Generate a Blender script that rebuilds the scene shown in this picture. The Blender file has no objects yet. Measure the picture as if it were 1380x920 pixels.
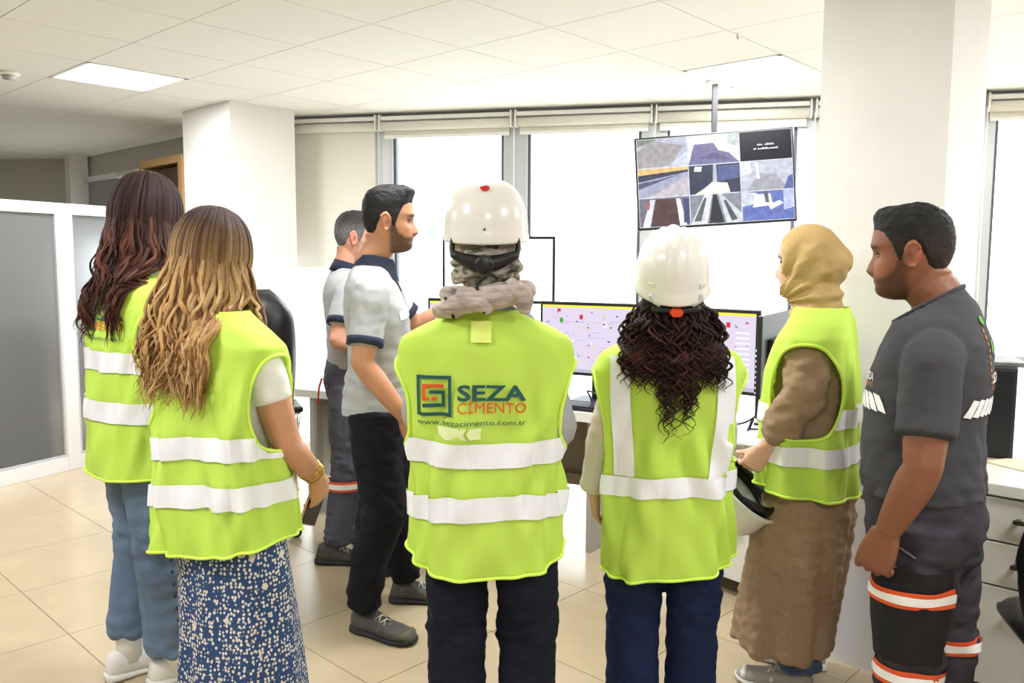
import bpy, bmesh, math, random
import numpy as np
from mathutils import Vector, Matrix
from mathutils.bvhtree import BVHTree

SC = bpy.context.scene
COL = SC.collection
random.seed(7)
RNG = np.random.default_rng(11)

# ------------------------------------------------------------------ camera
CAM_Z = 1.50
PITCH, ROLL, FPX = 0.09746, 0.00448, 1110.6
_c, _s = math.cos(PITCH), math.sin(PITCH)
_r, _q = math.cos(ROLL), math.sin(ROLL)
cam = bpy.data.cameras.new('camera')
cam.sensor_width = 36.0
cam.lens = 36.0 * FPX / 1380.0
cam.clip_start = 0.05
cam.clip_end = 300
cam_o = bpy.data.objects.new('camera', cam)
COL.objects.link(cam_o)
_up0 = Vector((0, _s, _c)); _fw = Vector((0, _c, -_s)); _ex = Vector((1, 0, 0))
_rt = _ex * _r + _up0 * _q
_up = _ex * (-_q) + _up0 * _r
M = Matrix.Identity(4)
for i in range(3):
    M[i][0] = _rt[i]; M[i][1] = _up[i]; M[i][2] = -_fw[i]
M[2][3] = CAM_Z
cam_o.matrix_world = M
SC.camera = cam_o

# ------------------------------------------------------------------ world, sun, exposure
W = bpy.data.worlds.new('world'); SC.world = W
W.use_nodes = True
_bg = W.node_tree.nodes['Background']
_bg.inputs[0].default_value = (0.90, 0.95, 1.0, 1)
_bg.inputs[1].default_value = 4.0
sun = bpy.data.lights.new('sun', 'SUN'); sun.energy = 3.5; sun.angle = 0.03
sun.color = (1.0, 0.96, 0.9)
sun_o = bpy.data.objects.new('sun', sun); COL.objects.link(sun_o)
sun_o.rotation_euler = Vector((-0.15, -0.45, -0.88)).to_track_quat('-Z', 'Y').to_euler()
PANEL_W = 25.0           # watts of each ceiling light panel
VS = SC.view_settings
VS.view_transform = 'Standard'; VS.look = 'None'; VS.gamma = 1.0
VS.use_curve_mapping = False
VS.exposure = 0.72

# ------------------------------------------------------------------ helpers
def ray(px, py):
    X = (px - 690) / FPX; Y = (460 - py) / FPX
    return np.array([X * _r - Y * _q, _c + (X * _q + Y * _r) * _s, -_s + (X * _q + Y * _r) * _c])

def at(px, py, y):
    """world point seen at a photo position, standing y metres in front of the camera"""
    d = ray(px, py); k = y / d[1]
    return (d[0] * k, y, CAM_Z + d[2] * k)

def srgb(r, g, b):
    def f(c):
        c = c / 255.0
        return c / 12.92 if c <= 0.04045 else ((c + 0.055) / 1.055) ** 2.4
    return (f(r), f(g), f(b), 1.0)

MATS = {}
def mat(name, col=(200, 200, 200), rough=0.6, metal=0.0, spec=0.5, noise=0.0, nscale=20.0,
        bump=0.0, bscale=60.0, emit=None, attr=None, sheen=0.0, trans=0.0, translucent=0.0,
        stretch=None, coat=0.0):
    if name in MATS: return MATS[name]
    m = bpy.data.materials.new(name); MATS[name] = m
    m.use_nodes = True
    nt = m.node_tree; N = nt.nodes; L = nt.links
    p = N['Principled BSDF']
    base = srgb(*col)
    p.inputs['Base Color'].default_value = base
    p.inputs['Roughness'].default_value = rough
    p.inputs['Metallic'].default_value = metal
    p.inputs['Specular IOR Level'].default_value = spec
    if coat: p.inputs['Coat Weight'].default_value = coat
    if sheen: p.inputs['Sheen Weight'].default_value = sheen
    if trans: p.inputs['Transmission Weight'].default_value = trans
    src = None
    if attr:
        a = N.new('ShaderNodeAttribute'); a.attribute_name = attr
        src = a.outputs['Color']; L.new(src, p.inputs['Base Color'])
    if noise or bump:
        tc = N.new('ShaderNodeTexCoord'); mp = N.new('ShaderNodeMapping')
        L.new(tc.outputs['Object'], mp.inputs['Vector'])
        if stretch: mp.inputs['Scale'].default_value = stretch
    if noise:
        nz = N.new('ShaderNodeTexNoise'); nz.inputs['Scale'].default_value = nscale
        nz.inputs['Detail'].default_value = 5
        L.new(mp.outputs['Vector'], nz.inputs['Vector'])
        mr = N.new('ShaderNodeMapRange')
        mr.inputs['From Min'].default_value = 0.25; mr.inputs['From Max'].default_value = 0.75
        mr.inputs['To Min'].default_value = 1 - noise; mr.inputs['To Max'].default_value = 1 + noise
        L.new(nz.outputs['Fac'], mr.inputs['Value'])
        mx = N.new('ShaderNodeMix'); mx.data_type = 'RGBA'; mx.blend_type = 'MULTIPLY'
        mx.inputs[0].default_value = 1.0
        if src is not None: L.new(src, mx.inputs[6])
        else: mx.inputs[6].default_value = base
        L.new(mr.outputs['Result'], mx.inputs[7])
        L.new(mx.outputs[2], p.inputs['Base Color'])
    if bump:
        nb = N.new('ShaderNodeTexNoise'); nb.inputs['Scale'].default_value = bscale
        nb.inputs['Detail'].default_value = 4
        L.new(mp.outputs['Vector'], nb.inputs['Vector'])
        bp = N.new('ShaderNodeBump'); bp.inputs['Strength'].default_value = bump
        bp.inputs['Distance'].default_value = 0.01
        L.new(nb.outputs['Fac'], bp.inputs['Height'])
        L.new(bp.outputs['Normal'], p.inputs['Normal'])
    if translucent:
        t = N.new('ShaderNodeBsdfTranslucent'); t.inputs['Color'].default_value = base
        ms = N.new('ShaderNodeMixShader'); ms.inputs[0].default_value = translucent
        out = N['Material Output']
        L.new(p.outputs[0], ms.inputs[1]); L.new(t.outputs[0], ms.inputs[2]); L.new(ms.outputs[0], out.inputs[0])
    if emit is not None:
        p.inputs['Emission Color'].default_value = base
        p.inputs['Emission Strength'].default_value = emit
    return m

def link(o, parent=None):
    COL.objects.link(o)
    if parent is not None: o.parent = parent
    return o

def tag(o, label=None, cat=None, group=None, kind=None):
    if label: o['label'] = label
    if cat: o['category'] = cat
    if group: o['group'] = group
    if kind: o['kind'] = kind
    return o

def empty(name, loc=(0, 0, 0), rz=0.0):
    o = bpy.data.objects.new(name, None); COL.objects.link(o)
    o.location = loc; o.rotation_euler = (0, 0, rz); o.empty_display_size = 0.1
    return o

def smooth_me(me, on=True):
    me.polygons.foreach_set('use_smooth', [on] * len(me.polygons)); me.update()

def mesh(name, V, F, m, parent=None, smooth=True, col=None):
    me = bpy.data.meshes.new(name)
    me.from_pydata([tuple(map(float, v)) for v in V], [], [tuple(int(i) for i in f) for f in F])
    if m is not None: me.materials.append(m)
    smooth_me(me, smooth)
    if col is not None: set_col(me, col)
    o = bpy.data.objects.new(name, me)
    return link(o, parent)

def set_col(me, col):
    a = me.color_attributes.new('col', 'FLOAT_COLOR', 'POINT')
    c = np.ones((len(me.vertices), 4), np.float32); c[:, :3] = np.asarray(col)[:, :3]
    a.data.foreach_set('color', c.ravel())

class MB:
    """collects shapes into one mesh"""
    def __init__(s): s.V = []; s.F = []
    def add(s, V, F):
        o = len(s.V); s.V += [tuple(v) for v in V]; s.F += [tuple(i + o for i in f) for f in F]; return s
    def box(s, c, size, rz=0.0, bev=0.0, R=None):
        bm = bmesh.new(); bmesh.ops.create_cube(bm, size=1.0)
        for v in bm.verts: v.co = Vector((v.co.x * size[0], v.co.y * size[1], v.co.z * size[2]))
        if bev: bmesh.ops.bevel(bm, geom=bm.edges[:], offset=bev, segments=2, affect='EDGES', profile=0.5)
        Rm = R if R is not None else Matrix.Rotation(rz, 3, 'Z')
        bm.verts.index_update()
        V = [tuple(Rm @ v.co + Vector(c)) for v in bm.verts]
        F = [[v.index for v in f.verts] for f in bm.faces]
        bm.free(); return s.add(V, F)
    def prism(s, poly, z0, z1):
        n = len(poly)
        V = [(x, y, z0) for x, y in poly] + [(x, y, z1) for x, y in poly]
        F = [tuple(range(n - 1, -1, -1)), tuple(range(n, 2 * n))]
        F += [(i, (i + 1) % n, n + (i + 1) % n, n + i) for i in range(n)]
        return s.add(V, F)
    def tube(s, pts, r, n=8, cap=True, flat=None):
        V, F = tube(pts, r, n, cap, flat); return s.add(V, F)
    def cyl(s, a, b, r, n=16): return s.tube([a, b], [r, r], n)
    def lathe(s, prof, n=32, c=(0, 0, 0), sx=1, sy=1):
        V = []; k = len(prof)
        for j in range(n):
            a = 2 * math.pi * j / n
            for (r, z) in prof: V.append((c[0] + r * math.cos(a) * sx, c[1] + r * math.sin(a) * sy, c[2] + z))
        F = []
        for j in range(n):
            for i in range(k - 1):
                F.append((j * k + i, ((j + 1) % n) * k + i, ((j + 1) % n) * k + i + 1, j * k + i + 1))
        return s.add(V, F)
    def build(s, name, m, parent=None, smooth=False, col=None):
        return mesh(name, s.V, s.F, m, parent, smooth, col)

def catmull(P, n):
    P = [np.asarray(p, float) for p in P]
    if len(P) == 2: return [P[0] + (P[1] - P[0]) * t for t in np.linspace(0, 1, n)]
    Q = [2 * P[0] - P[1]] + P + [2 * P[-1] - P[-2]]
    out = []; m = len(P) - 1
    for t in np.linspace(0, m, n):
        i = min(int(t), m - 1); u = t - i
        a, b, c, d = Q[i:i + 4]
        out.append(0.5 * ((2 * b) + (-a + c) * u + (2 * a - 5 * b + 4 * c - d) * u * u + (-a + 3 * b - 3 * c + d) * u ** 3))
    return out

def tube(pts, r, n=10, cap=True, flat=None, ref=None, dome=False):
    """tube along points; r per point; flat=(kx,ky) scales the section"""
    P = np.array(pts, float); k = len(P)
    R = np.broadcast_to(np.asarray(r, float), (k,)) if np.ndim(r) <= 1 else np.asarray(r)
    T = np.gradient(P, axis=0); T /= np.linalg.norm(T, axis=1)[:, None] + 1e-12
    ref = np.array(ref if ref is not None else ([1, 0, 0] if abs(T[0][0]) < 0.8 else [0, 1, 0]), float)
    fx, fy = flat if flat else (1, 1)
    ang = np.linspace(0, 2 * math.pi, n, endpoint=False)
    V = []; a = ref - T[0] * (ref @ T[0]); a /= np.linalg.norm(a)
    for i in range(k):
        a = a - T[i] * (a @ T[i]); a /= np.linalg.norm(a) + 1e-12
        b = np.cross(T[i], a)
        V += list(P[i] + R[i] * (fx * np.cos(ang)[:, None] * a + fy * np.sin(ang)[:, None] * b))
    F = []
    for i in range(k - 1):
        for j in range(n):
            F.append((i * n + j, i * n + (j + 1) % n, (i + 1) * n + (j + 1) % n, (i + 1) * n + j))
    if cap:
        V += [P[0] - T[0] * (R[0] * 0.5 if dome else 0), P[-1] + T[-1] * (R[-1] * 0.5 if dome else 0)]
        c0 = len(V) - 2
        for j in range(n):
            F.append((c0, (j + 1) % n, j)); F.append((c0 + 1, (k - 1) * n + j, (k - 1) * n + (j + 1) % n))
    return [tuple(v) for v in V], F

def rot2(v, a): return (v[0] * math.cos(a) - v[1] * math.sin(a), v[0] * math.sin(a) + v[1] * math.cos(a))

# ------------------------------------------------------------------ materials of the room
M_WALL = mat('wall_paint', (236, 235, 232), 0.85, noise=0.02, nscale=3)
M_CEIL = mat('ceiling_tile_mineral', (240, 240, 238), 0.9, noise=0.04, nscale=160, bump=0.15, bscale=220)
M_GAP = mat('ceiling_grid_gap', (168, 166, 160), 0.9)
M_FLOOR = mat('floor_porcelain', (194, 177, 147), 0.22, spec=0.5, noise=0.05, nscale=5)
M_GROUT = mat('floor_grout', (128, 106, 78), 0.8)
M_ALU = mat('window_aluminium', (196, 199, 203), 0.4, metal=0.3)
M_ALUD = mat('window_gasket', (92, 98, 106), 0.5)
M_BLIND = mat('blind_cloth', (226, 224, 214), 0.9, bump=0.1, bscale=300)
M_WHITE = mat('white_plastic', (240, 240, 238), 0.45)
M_FRAMEW = mat('partition_white', (228, 228, 228), 0.45)
M_BLACK = mat('black_plastic', (22, 22, 24), 0.45)
M_CHROME = mat('chrome', (190, 190, 192), 0.2, metal=1.0)
M_GREYMET = mat('grey_metal', (120, 124, 130), 0.4, metal=0.5)

def glass_mat():
    m = bpy.data.materials.new('window_glass'); m.use_nodes = True
    nt = m.node_tree; N = nt.nodes; L = nt.links
    p = N['Principled BSDF']; N.remove(p)
    t = N.new('ShaderNodeBsdfTransparent'); t.inputs[0].default_value = (0.95, 0.97, 0.97, 1)
    g = N.new('ShaderNodeBsdfGlossy'); g.inputs['Roughness'].default_value = 0.02
    mx = N.new('ShaderNodeMixShader'); mx.inputs[0].default_value = 0.05
    L.new(t.outputs[0], mx.inputs[1]); L.new(g.outputs[0], mx.inputs[2])
    L.new(mx.outputs[0], N['Material Output'].inputs[0]); return m
M_GLASS = glass_mat()

def frosted_mat():
    m = bpy.data.materials.new('frosted_glass'); m.use_nodes = True
    nt = m.node_tree; N = nt.nodes; L = nt.links
    p = N['Principled BSDF']
    p.inputs['Base Color'].default_value = (0.60, 0.62, 0.63, 1)
    p.inputs['Roughness'].default_value = 0.42
    p.inputs['Transmission Weight'].default_value = 0.85
    p.inputs['IOR'].default_value = 1.15
    return m
M_FROST = frosted_mat()

# ------------------------------------------------------------------ plan of the room
CZ = 2.607
def clip(poly, n, d):
    """keep the side where n.p <= d"""
    out = []
    for i in range(len(poly)):
        a, b = poly[i], poly[(i + 1) % len(poly)]
        da, db = a[0] * n[0] + a[1] * n[1] - d, b[0] * n[0] + b[1] * n[1] - d
        if da <= 0: out.append(a)
        if da * db < 0:
            t = da / (da - db); out.append((a[0] + (b[0] - a[0]) * t, a[1] + (b[1] - a[1]) * t))
    return out
W0 = np.array([-1.70, 6.57]); WA = math.radians(-12.7)
WD = np.array([math.cos(WA), math.sin(WA)]); WN = np.array([-WD[1], WD[0]])   # outward normal
def wp(t, out=0.0): p = W0 + WD * t + WN * out; return (float(p[0]), float(p[1]))
YAW = math.radians(42.23)
GU = np.array([math.sin(YAW), math.cos(YAW)]); GV = np.array([-math.cos(YAW), math.sin(YAW)])
L0 = np.array([-3.28, 7.90])                        # a point on the far left facade, which runs along GV
def lp(t, out=0.0): p = L0 + GV * t + GU * out; return (float(p[0]), float(p[1]))
dW = float(W0 @ WN); dL = float(L0 @ GU)
ROOM_X0, ROOM_X1, ROOM_Y0 = -6.6, 4.6, -3.6
XS = -1.95                                          # the facade bends here, behind column_1
def room_clip(poly):
    """parts of a polygon inside the plan (left wing and right wing)"""
    out = []
    for cuts in (((( 1, 0), XS), (GU, dL + .02)), (((-1, 0), -XS), (WN, dW + .02))):
        q = poly
        for n, d in cuts + (((-1, 0), -ROOM_X0), ((1, 0), ROOM_X1), ((0, -1), -ROOM_Y0), ((0, 1), 9.7)):
            if len(q) > 2: q = clip(q, n, d)
        if len(q) > 2 and abs(area2(q)) > .002: out.append(q if area2(q) > 0 else q[::-1])
    if len(out) == 2:
        # a piece that spans the wing border stays whole
        if abs(area2(out[0])) + abs(area2(out[1])) > .999 * abs(area2(poly)): return [poly if area2(poly) > 0 else poly[::-1]]
    return out
def area2(q): return sum(q[k][0] * q[(k + 1) % len(q)][1] - q[(k + 1) % len(q)][0] * q[k][1] for k in range(len(q)))

def plane_poly(poly, z, up=True):
    b = MB(); n = len(poly)
    b.add([(x, y, z) for x, y in poly], [tuple(range(n)) if up else tuple(range(n - 1, -1, -1))]); return b

BIG = [(-8, -5), (6, -5), (6, 11), (-8, 11)]
_f, _c2 = MB(), MB()
for q in room_clip(BIG): _f.prism(q, -0.12, -0.003); _c2.prism(q, CZ + 0.012, CZ + 0.1)
floor = tag(_f.build('floor', M_GROUT), kind='structure')
ceiling = tag(_c2.build('ceiling', M_GAP), kind='structure')

# floor tiles: 60 cm porcelain, each with its own edges
FY = math.radians(43.62)
FU = np.array([math.sin(FY), math.cos(FY)]); FV = np.array([-math.cos(FY), math.sin(FY)])
F0 = np.array([-1.775, 3.18])
def tile_parts(name, parent, m, o, u, v, rng_u, rng_v, z0, z1, gap, keep, skip=()):
    for i in rng_u:
        for j in rng_v:
            if (i, j) in skip: continue
            c = o + 0.6 * ((i + .5) * u + (j + .5) * v)
            if not keep(c): continue
            h = 0.3 - gap / 2
            q = [tuple(c + u * a * h + v * b * h) for a, b in ((-1, 1), (1, 1), (1, -1), (-1, -1))]
            for q in room_clip(q): MB().prism(q, z0, z1).build(name, m, parent)
tile_parts('floor_tile', floor, M_FLOOR, F0, FU, FV, range(-10, 12), range(-14, 12), -0.012, 0.0, 0.0035,
           lambda c: 1.6 < c[1] < 7.5 and abs(c[0]) < 0.66 * c[1] + 0.5)
rest = MB()
# ceiling lights sit in cells of the ceiling grid
C0 = np.array([0.1798, 4.0483])
LIGHT_CELLS = [(2, -1), (-2, 4), (-2, -1), (-6, 4), (-6, -1), (-2, -6), (-6, -6), (2, -5)]  # first two are seen; the others are unseen, added to light the room
tile_parts('ceiling_tile', ceiling, M_CEIL, C0, GU, GV, range(-12, 12), range(-14, 14), CZ, CZ + 0.012, 0.005,
           lambda c: 2.4 < c[1] < 10 and abs(c[0]) < 0.66 * c[1] + 0.6, skip=LIGHT_CELLS)
def bulk(name, parent, m, o, u, v, ru, rv, z0, z1, gap, keep, skip=()):
    b = MB()
    for i in ru:
        for j in rv:
            if (i, j) in skip: continue
            c = o + 0.6 * ((i + .5) * u + (j + .5) * v)
            if keep(c): continue
            h = 0.3 - gap / 2
            for q in room_clip([tuple(c + u * a * h + v * bb * h) for a, bb in ((-1, 1), (1, 1), (1, -1), (-1, -1))]): b.prism(q, z0, z1)
    o_ = b.build(name, m, parent); o_['kind'] = 'stuff'
bulk('floor_tiling', floor, M_FLOOR, F0, FU, FV, range(-22, 20), range(-22, 20), -0.012, 0.0, 0.0035,
     lambda c: 1.6 < c[1] < 7.5 and abs(c[0]) < 0.66 * c[1] + 0.5)
bulk('ceiling_tiling', ceiling, M_CEIL, C0, GU, GV, range(-22, 20), range(-22, 20), CZ, CZ + 0.012, 0.005,
     lambda c: 2.4 < c[1] < 10 and abs(c[0]) < 0.66 * c[1] + 0.6, skip=LIGHT_CELLS)

M_PANEL = mat('led_diffuser', (255, 255, 253), 0.5, emit=3.2)
M_PFRAME = mat('led_frame', (245, 245, 243), 0.5)
LABELS_L = {(2, -1): 'square white ceiling light panel beside the hanging television',
            (-2, 4): 'square white ceiling light panel in front of the left column'}
for (i, j) in LIGHT_CELLS:
    c = C0 + 0.6 * ((i + .5) * GU + (j + .5) * GV)
    if room_clip([(c[0] - .1, c[1] - .1), (c[0] + .1, c[1] - .1), (c[0], c[1] + .1)]) == []: continue
    e = empty('ceiling_light', (c[0], c[1], CZ), math.pi / 2 - YAW)
    tag(e, LABELS_L.get((i, j), 'unseen square ceiling light panel, added overhead to light the room'), 'light', 'ceiling light panels')
    fr = MB()
    for a in range(4):
        x, y = rot2((0.287, 0), a * math.pi / 2); fr.box((x, y, 0.004), (0.022 if a % 2 == 0 else 0.596, 0.596 if a % 2 == 0 else 0.022, 0.014))
    fr.build('frame', M_PFRAME, e)
    n = 6; rr = 0.03; pl = []
    for cx, cy, a0 in ((1, 1, 0), (-1, 1, 90), (-1, -1, 180), (1, -1, 270)):
        for k in range(n + 1):
            a = math.radians(a0 + 90 * k / n)
            pl.append((cx * (0.282 - rr) + rr * math.cos(a), cy * (0.282 - rr) + rr * math.sin(a)))
    MB().prism(pl, 0.0, 0.006).build('diffuser', M_PANEL, e)
    la = bpy.data.lights.new('panel_lamp', 'AREA'); la.shape = 'SQUARE'; la.size = 0.55; la.energy = PANEL_W
    la.color = (0.98, 0.99, 1.0)
    lo = bpy.data.objects.new('panel_lamp', la); link(lo, e); lo.location = (0, 0, -0.006)

# ------------------------------------------------------------------ walls
def wall_strip(name, a, b, z0, z1, th=0.12, m=M_WALL, side=1):
    a = np.array(a); b = np.array(b); d = (b - a) / np.linalg.norm(b - a); n = np.array([-d[1], d[0]]) * side * th
    return tag(MB().prism([tuple(a), tuple(b), tuple(b + n), tuple(a + n)], z0, z1).build(name, m), kind='structure')
M_WALLB = mat('wall_beige', (190, 184, 174), .85, noise=.02, nscale=3)
wall_strip('wall_left', (ROOM_X0, ROOM_Y0), (ROOM_X0, 9.7), 0, CZ + .1, m=M_WALLB)
wall_strip('wall_right', (ROOM_X1, ROOM_Y0), (ROOM_X1, 5.2), 0, CZ + .1, m=M_WALLB, side=-1)
wall_strip('wall_back', (ROOM_X0 - .12, ROOM_Y0), (ROOM_X1 + .12, ROOM_Y0), 0, CZ + .1, m=M_WALLB, side=-1)
M_WALLG = mat('far_wall_grey', (196, 194, 186), 0.85, noise=0.02, nscale=3)
wall_strip('wall_far', (ROOM_X0, 9.45), lp(1.95, 0.1), 0, CZ + .1, m=M_WALLG)

# columns
def column(name, p, wu, wv, m=M_WALL):
    p = np.array(p); q = [p, p + GU * wu, p + GU * wu + GV * wv, p + GV * wv]
    return tag(MB().prism([tuple(x) for x in q], 0, CZ + .06).build(name, m), kind='structure')
M_COL = mat('column_paint', (234, 232, 230), 0.8, noise=0.03, nscale=4)
column('column_1', (-1.98, 5.89), 0.52, 0.70, M_COL)
column('column_2', (1.445, 2.79), 0.46, 0.435, M_COL)
# slim grey pillar on the far wall
MB().box((-4.72, 9.05, CZ / 2), (0.18, 0.18, CZ), YAW).build('column_3', M_WALL)['kind'] = 'structure'

# window wall: header, transoms, mullions, panes
HEAD = 2.50
tag(MB().prism([wp(-.6, 0), wp(7.4, 0), wp(7.4, .14), wp(-.6, .14)], HEAD, CZ + .1).build('wall_window', M_WALL), kind='structure')
tag(MB().prism([wp(-.6, -.01), wp(7.4, -.01), wp(7.4, .14), wp(-.6, .14)], -0.1, 0.07).build('trim_1', M_ALU), kind='structure')
tag(MB().prism([wp(-.6, -.012), wp(7.4, -.012), wp(7.4, -0.002), wp(-.6, -0.002)], CZ - .022, CZ - .002).build('trim_2', mat('cornice_grey', (150, 150, 142), .6)), kind='structure')
MUL = [-0.34, 0.71, 1.76, 2.77, 3.83, 4.88, 5.93, 6.98]
for k in range(len(MUL) - 1):
    a, b = MUL[k], MUL[k + 1]
    w = tag(empty('window_%d' % (k + 1), (*wp((a + b) / 2), 0), WA), kind='structure')
    hw = (b - a) / 2
    fr = MB()
    for x in (-hw + .045, hw - .045): fr.box((x, .05, (HEAD + .07) / 2), (.09, .08, HEAD - .07), bev=.004)
    fr.box((0, .05, HEAD - .025), (2 * hw - .18, .08, .05)); fr.box((0, .05, .10), (2 * hw - .18, .08, .06))
    fr.box((0, .05, .845), (2 * hw - .18, .08, .08))
    fr.build('window_frame', M_ALU, w)
    gk = MB()
    for z0, z1 in ((.13, .805), (.885, HEAD - .05)):
        for x in (-hw + .10, hw - .10): gk.box((x, .055, (z0 + z1) / 2), (.022, .05, z1 - z0))
    gk.build('gasket', M_ALUD, w)
    for z0, z1 in ((.13, .805), (.885, HEAD - .05)):
        MB().box((0, .06, (z0 + z1) / 2), (2 * hw - .2, .006, z1 - z0)).build('pane', M_GLASS, w)
# far left facade
tag(MB().prism([lp(-1.7, 0), lp(2.1, 0), lp(2.1, .12), lp(-1.7, .12)], 2.36, CZ + .1).build('wall_far_window', M_WALLG), kind='structure')
tag(MB().prism([lp(-1.7, 0), lp(2.1, 0), lp(2.1, .12), lp(-1.7, .12)], -.1, .85).build('wall_far_sill', M_WALLG), kind='structure')
for k, (a, b) in enumerate(((-1.7, -1.05), (-1.05, 0.0), (0.0, 0.95), (0.95, 1.95))):
    w = tag(empty('window_%d' % (k + 11), (*lp((a + b) / 2), 0), math.pi - math.atan2(-GV[1], -GV[0])), kind='structure')
    w.rotation_euler = (0, 0, math.atan2(-GV[1], -GV[0]))
    hw = (b - a) / 2; fr = MB()
    for x in (-hw + .03, hw - .03): fr.box((x, .05, 1.605), (.06, .08, 1.51))
    fr.box((0, .05, 2.33), (2 * hw - .12, .08, .06)); fr.box((0, .05, .88), (2 * hw - .12, .08, .06))
    fr.build('window_frame', M_FRAMEW, w)
    MB().box((0, .05, 1.6), (2 * hw - .12, .006, 1.42)).build('pane', M_GLASS, w)

# roller blinds: a cassette, a roll and the bit of cloth that is let down
BL_LABEL = ['roller blind pulled far down beside the left column', 'rolled-up white blind above the window behind the bearded man',
            'rolled-up white blind above the white helmet with the red badge', 'rolled-up white blind behind the television pole',
            'rolled-up white blind hidden partly by the right column', 'rolled-up white blind at the top right corner',
            'rolled-up white blind beyond the right edge']
for k in range(len(MUL) - 1):
    a, b = MUL[k], MUL[k + 1]
    e = empty('roller_blind', (*wp((a + b) / 2, -.05), 0), WA)
    tag(e, BL_LABEL[k], 'blind', 'roller blinds on the window wall')
    L = (b - a) - .05
    drop = 1.44 if k == 0 else 2.43
    MB().tube([(-L / 2, 0, 2.505), (L / 2, 0, 2.505)], [.034, .034], 14).build('roll', M_BLIND, e, True)
    MB().box((0, .026, (drop + 2.505) / 2), (L - .03, .003, 2.505 - drop)).build('cloth', M_BLIND, e)
    MB().box((0, .026, drop), (L - .03, .014, .024), bev=.003).build('bottom_bar', M_WHITE, e)
    MB().box((0, -.01, CZ - .045), (L, .035, .03), bev=.004).build('rail', M_WHITE, e)
    for x in (-L / 2 - .008, L / 2 + .008): MB().box((x, .0, 2.53), (.012, .075, .12), bev=.003).build('bracket', M_WHITE, e)
    MB().tube([(-L / 2 - .016, -.03, 2.5), (-L / 2 - .016, -.032, 1.7), (-L / 2 - .012, -.03, 1.25)], .003, 6).build('chain', M_WHITE, e)
M_BLIND2 = mat('blind_cloth_grey', (166, 168, 166), 0.9)
for k, (a, b, dr) in enumerate(((-1.05, 0.0, 1.55), (0.0, .95, 1.7), (.95, 1.95, 1.7))):
    e = empty('roller_blind', (*lp((a + b) / 2, -.05), 0), math.atan2(-GV[1], -GV[0]))
    tag(e, ['grey roller blind above the wooden cabinet, nearest the left column', 'grey roller blind in the middle of the far left windows',
            'grey roller blind above the dark-haired woman, next to the grey far wall'][k], 'blind', 'grey blinds on the far left windows')
    L = b - a - .04
    MB().tube([(-L / 2, 0, 2.35), (L / 2, 0, 2.35)], [.03, .03], 12).build('roll', M_WHITE, e, True)
    MB().box((0, .02, (dr + 2.35) / 2), (L - .03, .003, 2.35 - dr)).build('cloth', M_BLIND2, e)
    MB().box((0, .02, dr), (L - .03, .012, .02)).build('bottom_bar', M_WHITE, e)

# ------------------------------------------------------------------ outside
M_OUT = mat('outside_ground', (196, 192, 184), 0.9, noise=0.1, nscale=0.4)
tag(MB().box((0, 60, -3.3), (240, 108, .2)).build('outdoor_ground', M_OUT), kind='structure')
M_SHED = mat('outside_building_wall', (232, 232, 234), 0.9, noise=0.05, nscale=0.5)
M_SHEDW = mat('outside_window_glass', (206, 210, 216), 0.5)
bd = empty('industrial_building', (-2.5, 30, -3.2))
tag(bd, 'pale industrial hall outside behind the window wall, washed out by daylight', 'building')
MB().box((0, 0, 4.0), (26, 10, 8.0)).build('wall', M_SHED, bd)
MB().add([(-13.4, -5.4, 8.0), (13.4, -5.4, 8.0), (13.4, 5.4, 8.0), (-13.4, 5.4, 8.0), (-13.4, 0, 9.9), (13.4, 0, 9.9)],
         [(0, 1, 5, 4), (2, 3, 4, 5), (0, 4, 3), (1, 2, 5), (3, 2, 1, 0)]).build('roof', mat('outside_roof', (188, 190, 194), .8), bd)
for x in range(-10, 11, 4):
    for z in (2.6, 5.6): MB().box((x, -5.02, z), (1.7, .12, 1.3)).build('window', M_SHEDW, bd)
# ------------------------------------------------------------------ frosted partition on the left
PA = np.array([-3.38, 5.34]); PD = np.array([0.44, 0.90]); PD /= np.linalg.norm(PD)
pt = empty('glass_partition', (*(PA), 0), math.atan2(PD[1], PD[0]))
tag(pt, 'white framed partition with frosted glass panels at the left edge', 'partition')
PH = 1.885
POSTS = [(-2.95, .08), (-1.25, .10), (0.52, .10), (1.15, .08)]
for t, wd in POSTS: MB().box((t, 0, PH / 2), (wd, .06, PH), bev=.004).build('post', M_FRAMEW, pt)
for k in range(3):
    a = POSTS[k][0] + POSTS[k][1] / 2; b = POSTS[k + 1][0] - POSTS[k + 1][1] / 2
    MB().box(((a + b) / 2, 0, PH - .03), (b - a, .055, .06), bev=.003).build('top_rail', M_FRAMEW, pt)
    MB().box(((a + b) / 2, 0, .05), (b - a, .055, .10), bev=.003).build('bottom_rail', M_FRAMEW, pt)
    MB().box(((a + b) / 2, 0, (PH - .06 + .10) / 2), (b - a, .008, PH - .16)).build('frosted_pane', M_FROST, pt)
    bead = MB()
    for x in (a + .008, b - .008): bead.box((x, -.01, (PH + .04) / 2), (.016, .03, PH - .16))
    for z in (.108, PH - .068): bead.box(((a + b) / 2, -.01, z), (b - a - .032, .03, .016))
    bead.build('glazing_bead', mat('bead_grey', (196, 197, 198), .5), pt)
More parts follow.
